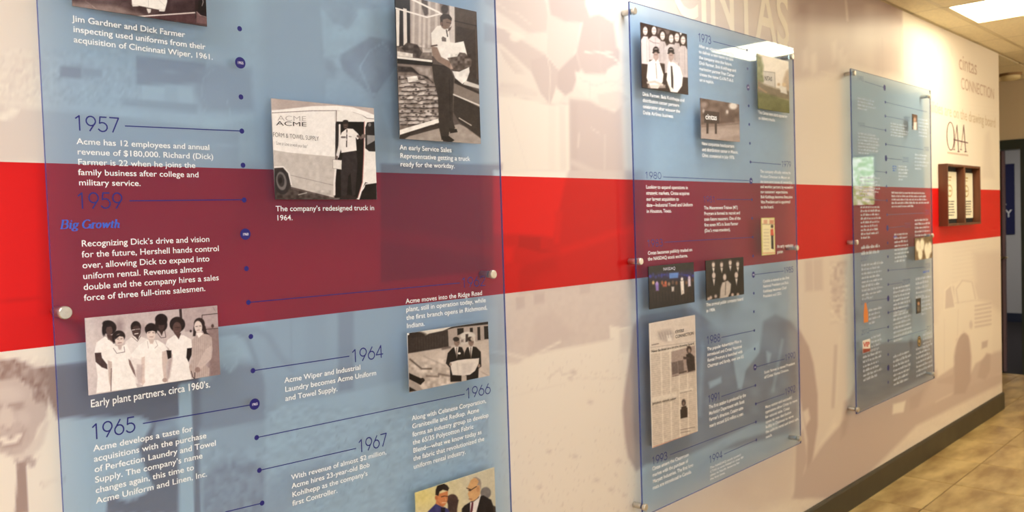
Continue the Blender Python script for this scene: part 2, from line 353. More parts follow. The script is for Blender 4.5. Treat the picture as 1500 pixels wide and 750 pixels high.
# ---- feature wall with its wallpaper mural
def mural_paint(p):
    p.noise((-2000, -2000, 4000, 4000), 60, .06, 1); p.noise((-2000, -2000, 4000, 4000), 9, .03, 2); p.noise((-2000, -2000, 4000, 4000), 2.2, .03, 3)
    # left: sandy yard and low sheds, seen partly through the first panel
    p.at(0, 0, 2.885)
    p.poly([(-900, -900), (1010, -900), (1010, 480), (900, 480), (0, 440), (-900, 430)], .22, 6)
    p.poly([(-900, 440), (0, 448), (420, 480), (1010, 560), (1010, 720), (-900, 720)], .36, 3)
    p.ell(30, 485, 34, 16, .05, 3, .8); p.ell(60, 470, 22, 12, .02, 2, .8); p.ell(10, 500, 20, 10, .02, 2, .8)
    p.noise((-200, 200, 560, 440), 5, .10, 5); p.noise((-200, 280, 700, 460), 2.6, .08, 6)
    p.poly([(255, 275), (345, 278), (345, 330), (250, 332)], .58, 2); p.poly([(345, 282), (432, 292), (432, 330), (345, 328)], .44, 2)
    p.poly([(575, 238), (870, 262), (870, 355), (575, 360)], .54, 2); p.poly([(575, 300), (870, 302), (870, 308), (575, 304)], .3, 1, .5)
    p.poly([(600, 362), (700, 366), (690, 425), (600, 420)], .08, 2, .7); p.poly([(750, 365), (815, 372), (815, 440), (755, 430)], .08, 2, .7)
    p.poly([(510, 420), (640, 425), (840, 440), (830, 480), (520, 445)], .5, 3, .7)
    p.poly([(840, 300), (900, 265), (1060, 290), (1075, 470), (860, 470), (820, 380)], .50, 5, .8)
    p.line([(905, 290), (860, 330), (850, 400), (880, 455)], 5, .25, 1.2, .6); p.line([(960, 420), (985, 540)], 4, .1, 1, .7); p.line([(845, 520), (870, 450)], 3, .1, 1, .6)
    p.poly([(850, 510), (1070, 480), (1075, 505), (860, 540)], .08, 1.5, .6); p.line([(740, 600), (880, 620), (1075, 605)], 12, .1, 2, .4)
    # bundles of cloth behind the upper right of the first panel
    p.at(350, 0, 2.885)
    p.poly([(90, -900), (760, -900), (1100, -900), (1100, 780), (90, 780)], .34, 12, .8)
    p.poly([(345, 30), (400, 100), (462, 118), (505, 40), (640, 30), (665, 170), (560, 155), (430, 230), (440, 300), (360, 250)], .10, 2.5)
    p.line([(500, 60), (470, 110), (420, 130)], 8, .36, 1.5, .7); p.line([(360, 250), (410, 235), (440, 270)], 10, .36, 2, .6)
    p.poly([(425, 235), (560, 155), (660, 185), (668, 290), (572, 415), (500, 350), (440, 300)], .48, 2)
    p.line([(510, 285), (555, 215), (610, 180)], 5, .16, 1, .8); p.line([(610, 180), (660, 260)], 4, .18, 1, .7); p.line([(510, 285), (560, 400), (590, 395), (668, 280)], 7, .14, 1.5, .8)
    p.poly([(370, 300), (440, 300), (500, 350), (575, 420), (660, 300), (662, 430), (560, 440), (365, 430)], .20, 2.5, .8)
    p.poly([(365, 250), (400, 255), (410, 330), (365, 330)], .42, 3, .8)
    p.noise((340, -100, 700, 460), 16, .07, 8); p.noise((340, -100, 700, 460), 5, .04, 9)
    p.poly([(560, 430), (660, 440), (760, 700), (600, 720)], .3, 6, .8); p.line([(610, 460), (650, 600), (645, 700)], 14, .14, 3, .6)
    # man carrying folded uniforms between the first two panels
    p.at(720, 0, 2.778)
    p.poly([(-40, -300), (640, -300), (640, 740), (-40, 740)], .20, 8)
    p.poly([(-30, -100), (200, -100), (230, 60), (225, 130), (150, 135), (60, 70), (-30, 10)], .42, 2)
    p.line([(10, 0), (60, 40), (100, 50), (160, 100)], 6, .2, 1, .6)
    p.poly([(-30, 95), (60, 120), (100, 150), (225, 225), (170, 300), (40, 180), (-30, 170)], .46, 2)
    p.line([(-30, 82), (20, 98), (75, 125), (100, 135), (130, 150)], 12, .1, 1.5); p.ell(98, 150, 24, 20, .06, 2, .8)
    p.poly([(20, 185), (60, 215), (130, 285), (140, 300), (90, 300), (50, 250)], .36, 2); p.line([(22, 190), (50, 245), (90, 295)], 5, .12, 1, .7); p.line([(90, 265), (140, 295), (180, 340), (235, 420)], 8, .22, 2, .6)
    p.poly([(160, 245), (225, 225), (300, 305), (270, 350), (238, 425), (200, 380), (165, 300)], .52, 1.5)
    p.poly([(230, 60), (310, 92), (372, 92), (352, 200), (300, 312), (225, 225)], .30, 1.5); p.line([(366, 92), (352, 195), (296, 310)], 9, .06, 1.2, .9)
    p.line([(225, 225), (240, 290), (235, 420)], 4, .22, 1, .7); p.line([(225, 225), (290, 305)], 4, .14, 1, .7)
    p.poly([(40, 330), (110, 340), (190, 375), (185, 395), (100, 385), (20, 375)], .3, 1.5, .8); p.line([(40, 345), (110, 352)], 7, .45, 1, .7); p.line([(-20, 388), (95, 392), (235, 425), (320, 420)], 3, .42, 1, .8); p.ell(96, 388, 5, 8, .4, .8, .7)
    p.poly([(262, 352), (300, 372), (275, 415), (245, 420)], .1, 1.5, .7)
    p.poly([(215, -100), (380, -100), (392, 40), (400, 70), (440, 55), (500, 95), (522, 200), (520, 262), (470, 300), (380, 300), (360, 275), (345, 210), (372, 92), (300, 88), (240, 60)], .56, 2.2)
    p.poly([(270, 290), (345, 215), (362, 280), (330, 370), (300, 390), (268, 360)], .60, 2)
    p.poly([(385, -100), (560, -100), (520, 30), (488, 85), (440, 55), (400, 58), (383, 20)], .02, 2)
    p.poly([(500, 100), (545, 40), (560, -50), (640, -50), (640, 270), (560, 240), (510, 190)], .10, 3); p.line([(498, 90), (540, 30)], 6, .4, 2, .5)
    p.line([(380, 212), (442, 213), (500, 238), (520, 258)], 7, .14, 1, .9); p.ell(470, 215, 22, 6, .12, 1, .8); p.line([(440, 130), (445, 300)], 5, .48, 2, .6)
    p.poly([(340, 290), (400, 310), (465, 312), (470, 285), (500, 265), (560, 255), (570, 400), (500, 370), (430, 390), (400, 410), (350, 355)], .14, 1.8)
    p.line([(360, 320), (420, 350), (480, 330), (540, 345)], 5, .36, 1.2, .7); p.line([(400, 330), (400, 400)], 4, .34, 1.2, .6); p.line([(450, 300), (490, 350), (550, 300)], 5, .3, 1.2, .5)
    p.poly([(430, 385), (520, 370), (560, 400), (500, 452), (440, 432)], .30, 1.5); p.line([(445, 432), (505, 450)], 6, .08, 1, .8)
    p.poly([(318, 400), (400, 410), (440, 432), (500, 455), (532, 430), (545, 740), (322, 740)], .55, 3)
    p.poly([(318, 410), (350, 420), (352, 740), (320, 740)], .62, 3, .7); p.line([(356, 545), (352, 600)], 6, .25, 1.5, .7); p.line([(405, 520), (440, 545)], 5, .3, 1, .7); p.line([(462, 550), (460, 690)], 6, .38, 1.5, .7); p.line([(330, 660), (450, 715)], 22, .36, 3, .7)
    p.poly([(530, 440), (640, 400), (640, 740), (545, 740)], .30, 6, .8)
    p.poly([(28, 388), (96, 396), (250, 430), (312, 430), (316, 720), (34, 716)], .08, 1.5)
    p.line([(68, 430), (152, 708)], 3, .20, 1, .7); p.poly([(232, 430), (262, 432), (258, 718), (230, 716)], .13, 2); p.poly([(275, 432), (300, 432), (306, 720), (280, 720)], .2, 2)
    # the red band: bright van body, dark wheels, diagonal light
    p.at(0, 180, 1)
    p.poly([(-800, 58), (60, 60), (60, 340), (-800, 380)], .06, 8); p.line([(-100, 262), (70, 258), (230, 250), (740, 225)], 4, .5, 1.5, .7)
    p.poly([(60, 60), (560, 60), (560, 270), (60, 330)], .40, 8); p.poly([(230, 240), (360, 180), (620, 205), (620, 260), (240, 300)], .26, 14, .8)
    p.poly([(557, 60), (736, 60), (736, 270), (557, 270)], .78, 2); p.line([(480, 110), (540, 160), (735, 190)], 16, .45, 6, .4)
    p.at(730, 250, 3)
    p.poly([(-20, 0), (640, 0), (640, 560), (-20, 560)], .44, 2)
    p.poly([(-20, 0), (305, 0), (262, 190), (262, 245), (240, 295), (185, 285), (100, 280), (-20, 278)], .02, 3); p.poly([(250, 180), (280, 180), (268, 320), (245, 320)], .22, 3)
    p.poly([(90, 285), (186, 292), (186, 345), (262, 352), (255, 365), (180, 360), (88, 335)], .66, 2); p.poly([(20, 330), (70, 335), (60, 400), (25, 410)], .1, 4)
    p.line([(10, 455), (250, 365), (640, 232)], 26, .12, 5, .8); p.poly([(100, 400), (260, 360), (260, 440), (100, 480)], .62, 8, .8)
    p.poly([(560, 0), (620, 0), (620, 240), (550, 260)], .8, 6, .5); p.poly([(-10, 450), (170, 400), (170, 520), (-10, 545)], .58, 6, .7)
    # bottom left: smiling man in a pale shirt, delivery vans
    p.at(0, 450, 2.5)
    p.poly([(-900, 60), (200, 30), (1020, -40), (1020, 900), (-900, 900)], .14, 3)
    p.poly([(118, 222), (310, 200), (480, 190), (730, 175), (730, 290), (1010, 270), (1010, 410), (730, 455), (655, 400), (560, 425), (510, 400), (330, 405), (210, 410), (160, 300)], .92, 3)
    p.poly([(725, 300), (820, 200), (1010, 200), (1010, 410), (850, 430), (730, 450)], .60, 8)
    p.poly([(725, 120), (800, 90), (880, 95), (930, 200), (1010, 330), (1010, 60), (725, 60)], .30, 5); p.line([(800, 100), (860, 90), (905, 110), (935, 190), (960, 260)], 14, .62, 3, .7)
    p.ell(843, 185, 33, 48, .22, 2, .7); p.line([(815, 145), (843, 132), (872, 150), (868, 200), (843, 235), (818, 205), (815, 145)], 4, .06, 1, .7); p.line([(822, 175), (866, 168)], 4, .06, .8, .5); p.line([(822, 195), (864, 190)], 4, .06, .8, .5)
    p.poly([(655, 285), (703, 275), (712, 760), (655, 760)], .12, 1.5); p.poly([(703, 275), (728, 275), (735, 760), (712, 760)], .82, 1.5)
    p.poly([(735, 450), (1010, 400), (1010, 540), (735, 600)], .36, 8, .8)
    p.poly([(735, 620), (830, 560), (1010, 570), (1010, 800), (735, 800)], .66, 7, .8); p.noise((735, 500, 1010, 760), 6, .12, 12)
    p.poly([(505, 520), (560, 425), (640, 415), (655, 470), (655, 760), (385, 760), (392, 690), (470, 710), (560, 660)], .88, 3)
    p.poly([(570, 430), (655, 410), (655, 470), (600, 480), (560, 470)], .30, 3, .8)
    p.poly([(180, 412), (330, 405), (385, 420), (440, 465), (505, 540), (560, 660), (500, 700), (395, 690), (385, 760), (-300, 760), (-300, 560), (60, 545), (130, 470)], .12, 2)
    p.line([(380, 520), (420, 600), (400, 700)], 10, .3, 3, .6); p.line([(300, 430), (340, 560), (330, 750)], 5, .22, 2, .6); p.line([(230, 560), (225, 700)], 8, .2, 2, .4)
    p.poly([(-300, 190), (0, 190), (50, 186), (100, 205), (135, 232), (168, 300), (178, 360), (150, 400), (130, 380), (112, 300), (60, 258), (0, 270), (-300, 270)], .86, 2)
    p.noise((-60, 180, 180, 400), 4, .18, 14)
    p.poly([(-300, 262), (0, 266), (60, 255), (108, 296), (128, 352), (168, 352), (172, 400), (140, 440), (120, 500), (85, 535), (40, 545), (-10, 530), (-300, 560)], .56, 2)
    p.ell(30, 320, 55, 30, .40, 4, .7); p.poly([(25, 352), (80, 345), (100, 360), (70, 374), (28, 372)], .82, 1.6, .8); p.poly([(-40, 362), (0, 352), (15, 370), (-30, 384)], .82, 1.6, .8)
    p.poly([(10, 360), (40, 368), (58, 418), (40, 440), (10, 440), (-8, 420)], .40, 2.2, .9); p.poly([(8, 436), (34, 442), (50, 430), (54, 440), (30, 452), (4, 446)], .8, 1.2, .7)
    p.ell(88, 405, 24, 24, .42, 4, .6); p.line([(70, 430), (98, 452), (100, 480)], 6, .74, 1.5, .6)
    p.poly([(-40, 462), (20, 474), (60, 462), (95, 450), (80, 500), (40, 520), (0, 512), (-40, 495)], .80, 2, .8); p.poly([(0, 478), (40, 480), (84, 462), (64, 492), (30, 502), (0, 496)], .06, 1, .9)
    p.poly([(40, 545), (90, 530), (130, 480), (150, 440), (170, 410), (180, 420), (160, 500), (110, 560), (60, 570)], .40, 3, .8)
    p.poly([(48, 550), (76, 570), (100, 545), (130, 555), (128, 585), (100, 580), (66, 590)], .72, 1.5, .9)
    p.poly([(62, 570), (94, 568), (98, 640), (104, 760), (54, 760), (60, 660)], .86, 1.5)
    p.line([(135, 480), (150, 540), (130, 570)], 4, .4, 1, .6); p.line([(150, 645), (170, 632), (235, 622), (242, 632), (225, 650), (155, 660), (150, 645)], 4, .5, 1, .7); p.line([(170, 645), (215, 636)], 8, .45, 1, .6)
    # middle bottom: brick building above a yard
    p.at(350, 430, 2.344)
    p.poly([(90, 10), (960, -90), (960, 240), (560, 300), (400, 340), (90, 400)], .34, 3, .9); p.poly([(340, 60), (395, 55), (395, 330), (340, 340)], .62, 3, .8); p.line([(180, 70), (180, 250)], 6, .5, 2, .5); p.poly([(230, 60), (300, 50), (300, 240), (230, 250)], .42, 4, .5)
    p.line([(0, 130), (60, 125), (100, 145), (140, 215), (180, 260)], 22, .52, 4, .7)
    p.poly([(90, 400), (400, 338), (600, 290), (960, 235), (960, 800), (90, 800)], .18, 4); p.noise((80, 380, 960, 780), 8, .13, 16, 2.); p.noise((80, 420, 960, 780), 3.4, .5, 17, 1.8, .82, .55)
    p.poly([(90, 640), (300, 560), (330, 640), (130, 780), (60, 800)], .48, 12, .7)
    p.at(720, 400, 2.142)
    p.poly([(20, 80), (560, 5), (560, 190), (400, 180), (380, 208), (230, 242), (120, 265), (20, 290)], .40, 2)
    p.noise((30, 30, 480, 250), 5, .03, 18); p.poly([(76, 78), (103, 74), (105, 108), (78, 114)], .56, 1.5, .9); p.poly([(132, 66), (166, 60), (166, 92), (134, 98)], .56, 1.5, .9); p.poly([(275, 38), (310, 33), (310, 60), (278, 66)], .52, 1.5, .9)
    p.poly([(135, 150), (190, 120), (260, 190), (220, 230), (120, 250)], .5, 6, .6)
    p.poly([(-10, 262), (120, 262), (200, 240), (400, 206), (470, 185), (560, 170), (560, 900), (-10, 900)], .10, 2)
    p.poly([(-20, 240), (60, 245), (118, 262), (80, 285), (-20, 285)], .42, 2.5, .8); p.line([(-20, 245), (40, 250), (120, 270)], 10, .12, 2, .7); p.line([(120, 266), (215, 215)], 7, .14, 1.5, .9)
    p.poly([(370, 166), (402, 170), (404, 208), (372, 204)], .08, 1.5); p.line([(400, 176), (560, 158)], 9, .1, 1.5); p.poly([(402, 185), (560, 168), (560, 230), (404, 250)], .34, 3, .8); p.line([(404, 240), (560, 215)], 8, .16, 2, .7)
    p.noise((-10, 250, 480, 380), 3, .35, 21, 1.6, .8, .42); p.line([(178, 330), (215, 300), (222, 320), (260, 305)], 5, .4, 1.2, .6); p.ell(258, 312, 10, 7, .5, 1.5, .7); p.line([(265, 330), (400, 330)], 4, .32, 1.2, .5); p.line([(60, 390), (230, 345)], 4, .22, 1.5, .5)
    p.noise((-10, 480, 470, 760), 2.6, .5, 22, 1.2, .84, .40); p.noise((-10, 540, 470, 760), 5.5, .5, 23, 1.3, .86, .44)
    for cx_, cy_ in ((310, 405), (248, 330), (150, 672), (330, 650), (262, 575), (180, 560), (400, 590), (375, 680)): p.ell(cx_, cy_, 9, 6, .48, 1.6, .6)
    # suited man behind the second panel
    p.at(900, 430, 5)
    p.poly([(100, 50), (1360, -250), (1360, 400), (160, 700)], .28, 6)
    p.poly([(60, 850), (75, 700), (105, 500), (140, 240), (190, 160), (560, 100), (700, 200), (820, 300), (870, 420), (910, 640), (930, 690), (960, 560), (1060, 430), (1090, 200), (1180, 150), (1290, 200), (1390, 330), (1450, 420), (1460, 560), (1490, 720), (1480, 900), (1440, 880), (1380, 1000), (900, 1130), (240, 1250), (160, 1300), (100, 1200), (75, 1050)], .68, 2.5)
    p.poly([(870, 480), (940, 440), (1060, 350), (1060, 430), (960, 560), (930, 700), (905, 695)], .14, 1.5); p.poly([(690, 650), (780, 612), (784, 650), (700, 695)], .14, 1.5)
    p.poly([(1112, 420), (1150, 440), (1132, 520), (1118, 500)], .12, 1.5, .9); p.poly([(1225, 330), (1240, 340), (1170, 720), (1150, 720)], .3, 2, .8)
    p.poly([(700, 50), (1000, 120), (1000, 330), (860, 420), (790, 330), (700, 250)], .34, 6, .7); p.noise((250, 0, 1360, 900), 14, .10, 26)
    p.poly([(640, 350), (600, 900), (640, 900), (660, 400)], .3, 3, .6)
    p.poly([(180, 1330), (500, 1210), (1000, 960), (1200, 930), (1200, 990), (900, 1080), (500, 1300), (330, 1700), (180, 1700)], .20, 3)
    p.poly([(640, 1250), (800, 1090), (820, 1100), (600, 1330)], .38, 3, .7); p.poly([(330, 1300), (1360, 1000), (1360, 1500), (300, 1750)], .34, 8, .7)
    p.noise((100, 200, 1360, 1600), 30, .05, 27)
    # figure, tree and ground between the second and third panels
    p.at(1130, 340, 1.974)
    p.poly([(85, 85), (248, 60), (248, 420), (150, 600), (60, 760), (85, 400)], .22, 4)
    p.poly([(96, 82), (148, 76), (150, 168), (98, 172)], .44, 2.5, .8); p.line([(120, 80), (122, 170)], 3, .2, 1, .6); p.poly([(186, 90), (216, 80), (210, 150), (200, 255), (186, 240), (170, 150)], .5, 3, .7); p.noise((165, 80, 225, 270), 4, .16, 30)
    p.poly([(80, 280), (108, 330), (122, 380), (134, 470), (134, 560), (112, 706), (100, 700), (104, 600), (90, 520), (70, 400)], .66, 2)
    p.poly([(72, 610), (92, 570), (100, 620), (104, 660), (92, 700), (94, 770), (66, 770)], .54, 2); p.poly([(90, 520), (106, 510), (112, 540), (100, 560)], .1, 2, .8)
    p.line([(186, 330), (182, 420), (178, 505)], 10, .5, 2, .8); p.line([(198, 300), (192, 420), (188, 500)], 5, .14, 1.5, .6)
    p.poly([(150, 612), (196, 560), (230, 470), (248, 418), (330, 440), (480, 400), (570, 400), (700, 360), (700, 420), (600, 470), (420, 560), (210, 770), (60, 770), (90, 700)], .55, 3)
    p.poly([(185, 500), (225, 460), (215, 540), (185, 560)], .2, 3, .7); p.poly([(210, 490), (240, 470), (215, 585), (200, 600)], .7, 3, .6)
    for q in ([(352, 498), (388, 488), (382, 520), (350, 526)], [(478, 448), (530, 425), (545, 440), (520, 470), (475, 492)], [(590, 425), (625, 400), (618, 425)]): p.poly(q, .08, 1.6)
    # old van at the right end
    p.poly([(470, 40), (700, 0), (700, 400), (480, 440)], .16, 4); p.poly([(585, 60), (700, 50), (700, 260), (640, 215), (560, 195), (590, 140)], .34, 5)
    for k in range(9): p.line([(525, 48+12*k), (620, 34+12*k)], 3, .30, 1.2, .5)
    p.poly([(480, 400), (700, 330), (700, 395), (560, 450), (420, 520)], .50, 3)
    p.poly([(498, 215), (505, 165), (545, 140), (582, 142), (598, 195), (636, 200), (640, 260), (638, 350), (590, 380), (575, 410), (540, 380), (480, 420), (480, 250)], .12, 2)
    p.poly([(502, 170), (518, 154), (528, 158), (530, 218), (500, 224)], .46, 1.4, .9); p.line([(500, 225), (502, 168), (520, 152), (532, 218), (500, 225)], 4, .05, .8, .9)
    p.line([(540, 205), (534, 165), (552, 140), (580, 144), (590, 192)], 3.5, .42, .8, .9); p.line([(532, 205), (590, 197), (636, 202)], 3, .36, .8, .8)
    for k in range(6): p.line([(590, 214+12*k), (634, 206+12*k)], 6, .48, .9, .85)
    p.poly([(608, 318), (626, 312), (624, 332), (608, 338)], .6, 1.2, .9); p.ell(577, 268, 5, 12, .5, 1, .7); p.line([(540, 225), (538, 300)], 2.5, .3, .8, .7); p.line([(500, 250), (500, 400)], 2.5, .3, .8, .5)
    p.poly([(528, 470), (528, 360), (536, 310), (556, 288), (572, 300), (578, 360), (576, 430), (560, 466)], .68, 2); p.line([(530, 330), (545, 294), (566, 286), (580, 320)], 4, .1, 1, .8)
    p.poly([(596, 420), (604, 380), (622, 350), (634, 352), (632, 400), (618, 428)], .62, 2); p.poly([(480, 430), (528, 410), (528, 440), (480, 436)], .6, 2, .8)
    p.poly([(400, 480), (440, 455), (425, 505), (400, 515)], .64, 2, .8)
    # through the third panel
    p.at(1230, 320, 2.5)
    p.poly([(40, 70), (345, 40), (345, 380), (40, 480)], .40, 8, .9); p.poly([(60, 110), (200, 80), (260, 200), (230, 330), (90, 400), (60, 300)], .62, 6, .6)
    p.poly([(100, 460), (340, 440), (345, 560), (60, 720), (60, 500)], .84, 3, .9)
    p.at(1140, 0, 2.68)
    p.poly([(370, 285), (380, 300), (600, 400), (600, 760), (400, 760), (380, 500)], .26, 10, .7)
    # upper right: dusky headline band, pale newspaper page beyond
    p.at(1140, 0, 2.68)
    p.poly([(-360, -500), (484, -500), (489, 300), (380, 292), (290, 262), (150, 300), (40, 330), (-10, 240), (-60, 160), (-360, 60)], .44, 8)
    p.poly([(-500, -500), (60, -500), (70, 60), (40, 200), (-20, 150), (-500, 60)], .22, 14); p.poly([(40, -200), (484, -200), (484, 80), (260, 90), (60, 70)], .85, 10, .8)
    p.poly([(60, 110), (280, 110), (480, 150), (480, 180), (280, 170), (60, 160)], .30, 10, .6); p.line([(265, 0), (272, 80)], 5, .25, 2, .7)
    for k, (xx, zz) in enumerate(((95, 200), (130, 220), (210, 170), (235, 200), (250, 230))): p.poly([(xx, zz), (xx+18, zz-14), (xx+22, zz+60), (xx+2, zz+80)], .2, 3, .5)
    p.line([(170, 280), (240, 300), (290, 300)], 5, .2, 1.5, .6); p.noise((60, 10, 480, 290), 14, .08, 40, .3); p.line([(408, 150), (410, 290)], 3, .55, 1, .5)
    p.poly([(487, -300), (900, -300), (900, 760), (600, 760), (600, 380), (489, 320)], .05, 1.5); p.line([(487, 20), (491, 320)], 2.5, .3, .7, .9)
    for k, (xx, y0, y1) in enumerate(((590, 130, 240), (612, 165, 230), (625, 180, 300), (680, 190, 220), (575, 160, 180), (650, 260, 330), (560, 190, 260))): p.line([(xx, y0), (xx+3, y1)], 3+k % 3, .2, 1.3, .55)
    for k in range(5): p.line([(610, 395+18*k), (860, 425+16*k)], 1.6, .14, 1, .6)
    p.poly([(805, 600), (812, 530), (828, 515), (835, 560), (838, 640), (850, 700), (800, 700)], .2, 3, .8); p.poly([(60, 330), (290, 300), (290, 720), (75, 720)], .10, 8, .9)

xs = np.concatenate([np.linspace(XL, .42, 12)[:-1], .42+(7.37-.42)*(np.expm1(np.linspace(0, 1, 800)*1.35)/math.expm1(1.35))])
zs = np.linspace(0, H, 360)
XX, ZZ = np.meshgrid(xs, zs); Pw = np.stack([XX.ravel(), np.zeros(XX.size), ZZ.ravel()], -1)
q = pj(Pw); bad = Pw[:, 0] < .3; q[bad] = (-1500, 300)
pt = Paint(q[:, 0], q[:, 1], .15); mural_paint(pt)
# the printed picture is fainter in its upper middle
fx = np.clip((q[:, 0]-640)/60, 0, 1)*np.clip((960-q[:, 0])/60, 0, 1)*np.clip((300-q[:, 1])/60, 0, 1)
pt.c[:, 0] = pt.c[:, 0]*(1-.18*fx)+.05*fx
nx, nz = len(xs), len(zs)
i = (np.arange(nx-1)[None, :]+np.arange(nz-1)[:, None]*nx).ravel(); faces = np.stack([i, i+1, i+nx+1, i+nx], -1).tolist()
vv = Pw.tolist(); b0 = len(vv); T_ = .16
for (a_, c_) in ((XL, 0), (XE, 0), (XE, H), (XL, H)): vv.append([a_, T_, c_])
faces += [[b0, b0+1]+list(range(nx-1, -1, -1)), [b0+1, b0+2]+[nx*k+nx-1 for k in range(nz-1, -1, -1)], [b0+2, b0+3]+list(range(nx*(nz-1), nx*nz)), [b0+3, b0]+[nx*k for k in range(nz)], [b0+3, b0+2, b0+1, b0]]
me = bpy.data.meshes.new('wall_mural'); me.from_pydata(vv, [], faces); me.update()
att = me.color_attributes.new('tone', 'FLOAT_COLOR', 'POINT'); t_ = np.clip(pt.c[:, 0], 0, 1.1)
ca = np.ones((len(vv), 4)); ca[:len(t_), :3] = t_[:, None]; ca[len(t_):, :3] = .1
att.data.foreach_set('color', ca.ravel())
mm = bpy.data.materials.new('wallpaper mural'); mm.use_nodes = True; nt = mm.node_tree; N = nt.nodes; L = nt.links; b = N['Principled BSDF']
b.inputs['Roughness'].default_value = .45; b.inputs['Specular IOR Level'].default_value = .22
at = N.new('ShaderNodeAttribute'); at.attribute_name = 'tone'
r1 = N.new('ShaderNodeValToRGB'); r1.color_ramp.elements[0].color = rgba((240, 229, 214)); r1.color_ramp.elements[1].color = rgba((146, 118, 110))
e = r1.color_ramp.elements.new(.5); e.color = rgba((202, 184, 176))
r2 = N.new('ShaderNodeValToRGB'); r2.color_ramp.elements[0].color = rgba((216, 16, 15)); r2.color_ramp.elements[1].color = rgba((140, 10, 14))
e = r2.color_ramp.elements.new(.5); e.color = rgba((190, 15, 15))
L.new(at.outputs['Fac'], r1.inputs[0]); L.new(at.outputs['Fac'], r2.inputs[0])
tc = N.new('ShaderNodeTexCoord'); sp = N.new('ShaderNodeSeparateXYZ'); L.new(tc.outputs['Object'], sp.inputs[0])
def cmp(op, v):
    n = N.new('ShaderNodeMath'); n.operation = op; L.new(sp.outputs['Z'], n.inputs[0]); n.inputs[1].default_value = v; return n
g1 = cmp('GREATER_THAN', 1.3395); g2 = cmp('LESS_THAN', 1.6965)
mu = N.new('ShaderNodeMath'); mu.operation = 'MULTIPLY'; L.new(g1.outputs[0], mu.inputs[0]); L.new(g2.outputs[0], mu.inputs[1])
mx = N.new('ShaderNodeMix'); mx.data_type = 'RGBA'; L.new(mu.outputs[0], mx.inputs[0]); L.new(r1.outputs[0], mx.inputs[6]); L.new(r2.outputs[0], mx.inputs[7])
L.new(mx.outputs[2], b.inputs['Base Color'])
wall = link_mesh('wall_mural', me, mm); tag(wall, kind='structure', label='long wall with faded sepia photo mural and a red band')

# ---- floor with its tiles, carpet of the room beyond
TS = .532; JY = -.29
floor = box('floor', XL, XB, YO, YR, -.06, -.004, M['grout']); tag(floor, kind='structure')
tm = {}
def tile_mesh(w, d):
    k = (round(w, 3), round(d, 3))
    if k not in tm:
        bm = bmesh.new(); bmesh.ops.create_cube(bm, size=1); bmesh.ops.transform(bm, matrix=Matrix.Diagonal((w, d, .006, 1)), verts=bm.verts)
        tp = [e_ for e_ in bm.edges if all(v.co.z > 0 for v in e_.verts)]
        bmesh.ops.bevel(bm, geom=tp, offset=.0012, segments=1, affect='EDGES')
        me_ = bpy.data.meshes.new('floor_tile'); bm.to_mesh(me_); bm.free(); me_.materials.append(M['tile']); tm[k] = me_
    return tm[k]
xe = [5.165+TS*k for k in range(-15, 9)]; xe = [XL]+[x for x in xe if XL+.05 < x < XB-.05]+[XB]
ye = sorted([JY-TS*k for k in range(0, 7)]+[0.]+[JY+TS*k for k in range(1, 5)]+[YO])
ye = [y for y in ye if YO <= y <= YR]
ye = [y for y in ye if not (y > 0 and y < 0)]
cells = []
yneg = sorted([y for y in [JY-TS*k for k in range(0, 7)] if y > YO]+[YO, -.0])
for a_, c_ in zip(xe[:-1], xe[1:]):
    for d_, e_ in zip(yneg[:-1], yneg[1:]): cells.append((a_, c_, d_, e_))
ypos = [0.]+[JY+TS*k for k in range(1, 5)]; ypos = [y for y in ypos if y < YR-.05]+[YR]
for a_, c_ in zip(xe[:-1], xe[1:]):
    if c_ <= XE+T_*0+.01: continue
    for d_, e_ in zip(ypos[:-1], ypos[1:]): cells.append((max(a_, XE), c_, d_, e_))
for (a_, c_, d_, e_) in cells:
    g = .0028
    o = bpy.data.objects.new('floor_tile', tile_mesh(c_-a_-2*g, e_-d_-2*g)); COL.objects.link(o); o.location = ((a_+c_)/2, (d_+e_)/2, -.003)
    o.parent = floor
box('carpet_floor', XB, 13.2, -2.0, 3.0, -.06, 0., M['carpet'])
tag(bpy.data.objects['carpet_floor'], kind='structure')

# ---- ceiling: grid tees, lay-in tiles, lit troffers
CX = [6.08+.655*k for k in range(-13, 5)]; CX = [XL]+[x for x in CX if XL+.1 < x < XB-.1]+[XB]
CY = [0., -.185]+[-.185-.65*k for k in range(1, 6)]+[YO]; CY = sorted(CY)
CYP = [0., .465, 1.115, YR]
ceil = box('ceiling', XL, XB, YO, YR, H+.01, H+.06, M['paint']); tag(ceil, kind='structure')
TROF = [(6.08-.655*(1+5*k), 6.08-.655*(5*k)) for k in range(0, 3)]
tees = []
for x in CX[1:-1]: tees.append((x-.012, x+.012, YO, 0 if x < XE+.2 else YR, H-.003, H+.008))
for y in CY[1:-1]+([]): tees.append((XL, XB, y-.012, y+.012, H-.003, H+.008))
for y in CYP[1:-1]: tees.append((XE+.2, XB, y-.012, y+.012, H-.003, H+.008))
tees.append((XL, XE, -.022, -.001, H-.003, H+.008)); tees.append((XB-.022, XB-.001, YO, YR, H-.003, H+.008))
boxes('ceiling_grid', tees, M['grid'], ceil)
cm = {}
def ceil_tile(x0, x1, y0, y1):
    k = (round(x1-x0, 3), round(y1-y0, 3))
    if k not in cm:
        bm = bmesh.new(); bmesh.ops.create_cube(bm, size=1); bmesh.ops.transform(bm, matrix=Matrix.Diagonal((x1-x0-.026, y1-y0-.026, .012, 1)), verts=bm.verts)
        me_ = bpy.data.meshes.new('ceiling_tile'); bm.to_mesh(me_); bm.free(); me_.materials.append(M['ceil_tile']); cm[k] = me_
    o = bpy.data.objects.new('ceiling_tile', cm[k]); COL.objects.link(o); o.location = ((x0+x1)/2, (y0+y1)/2, H+.003); o.parent = ceil
TY0, TY1 = -.185-1.3, -.185
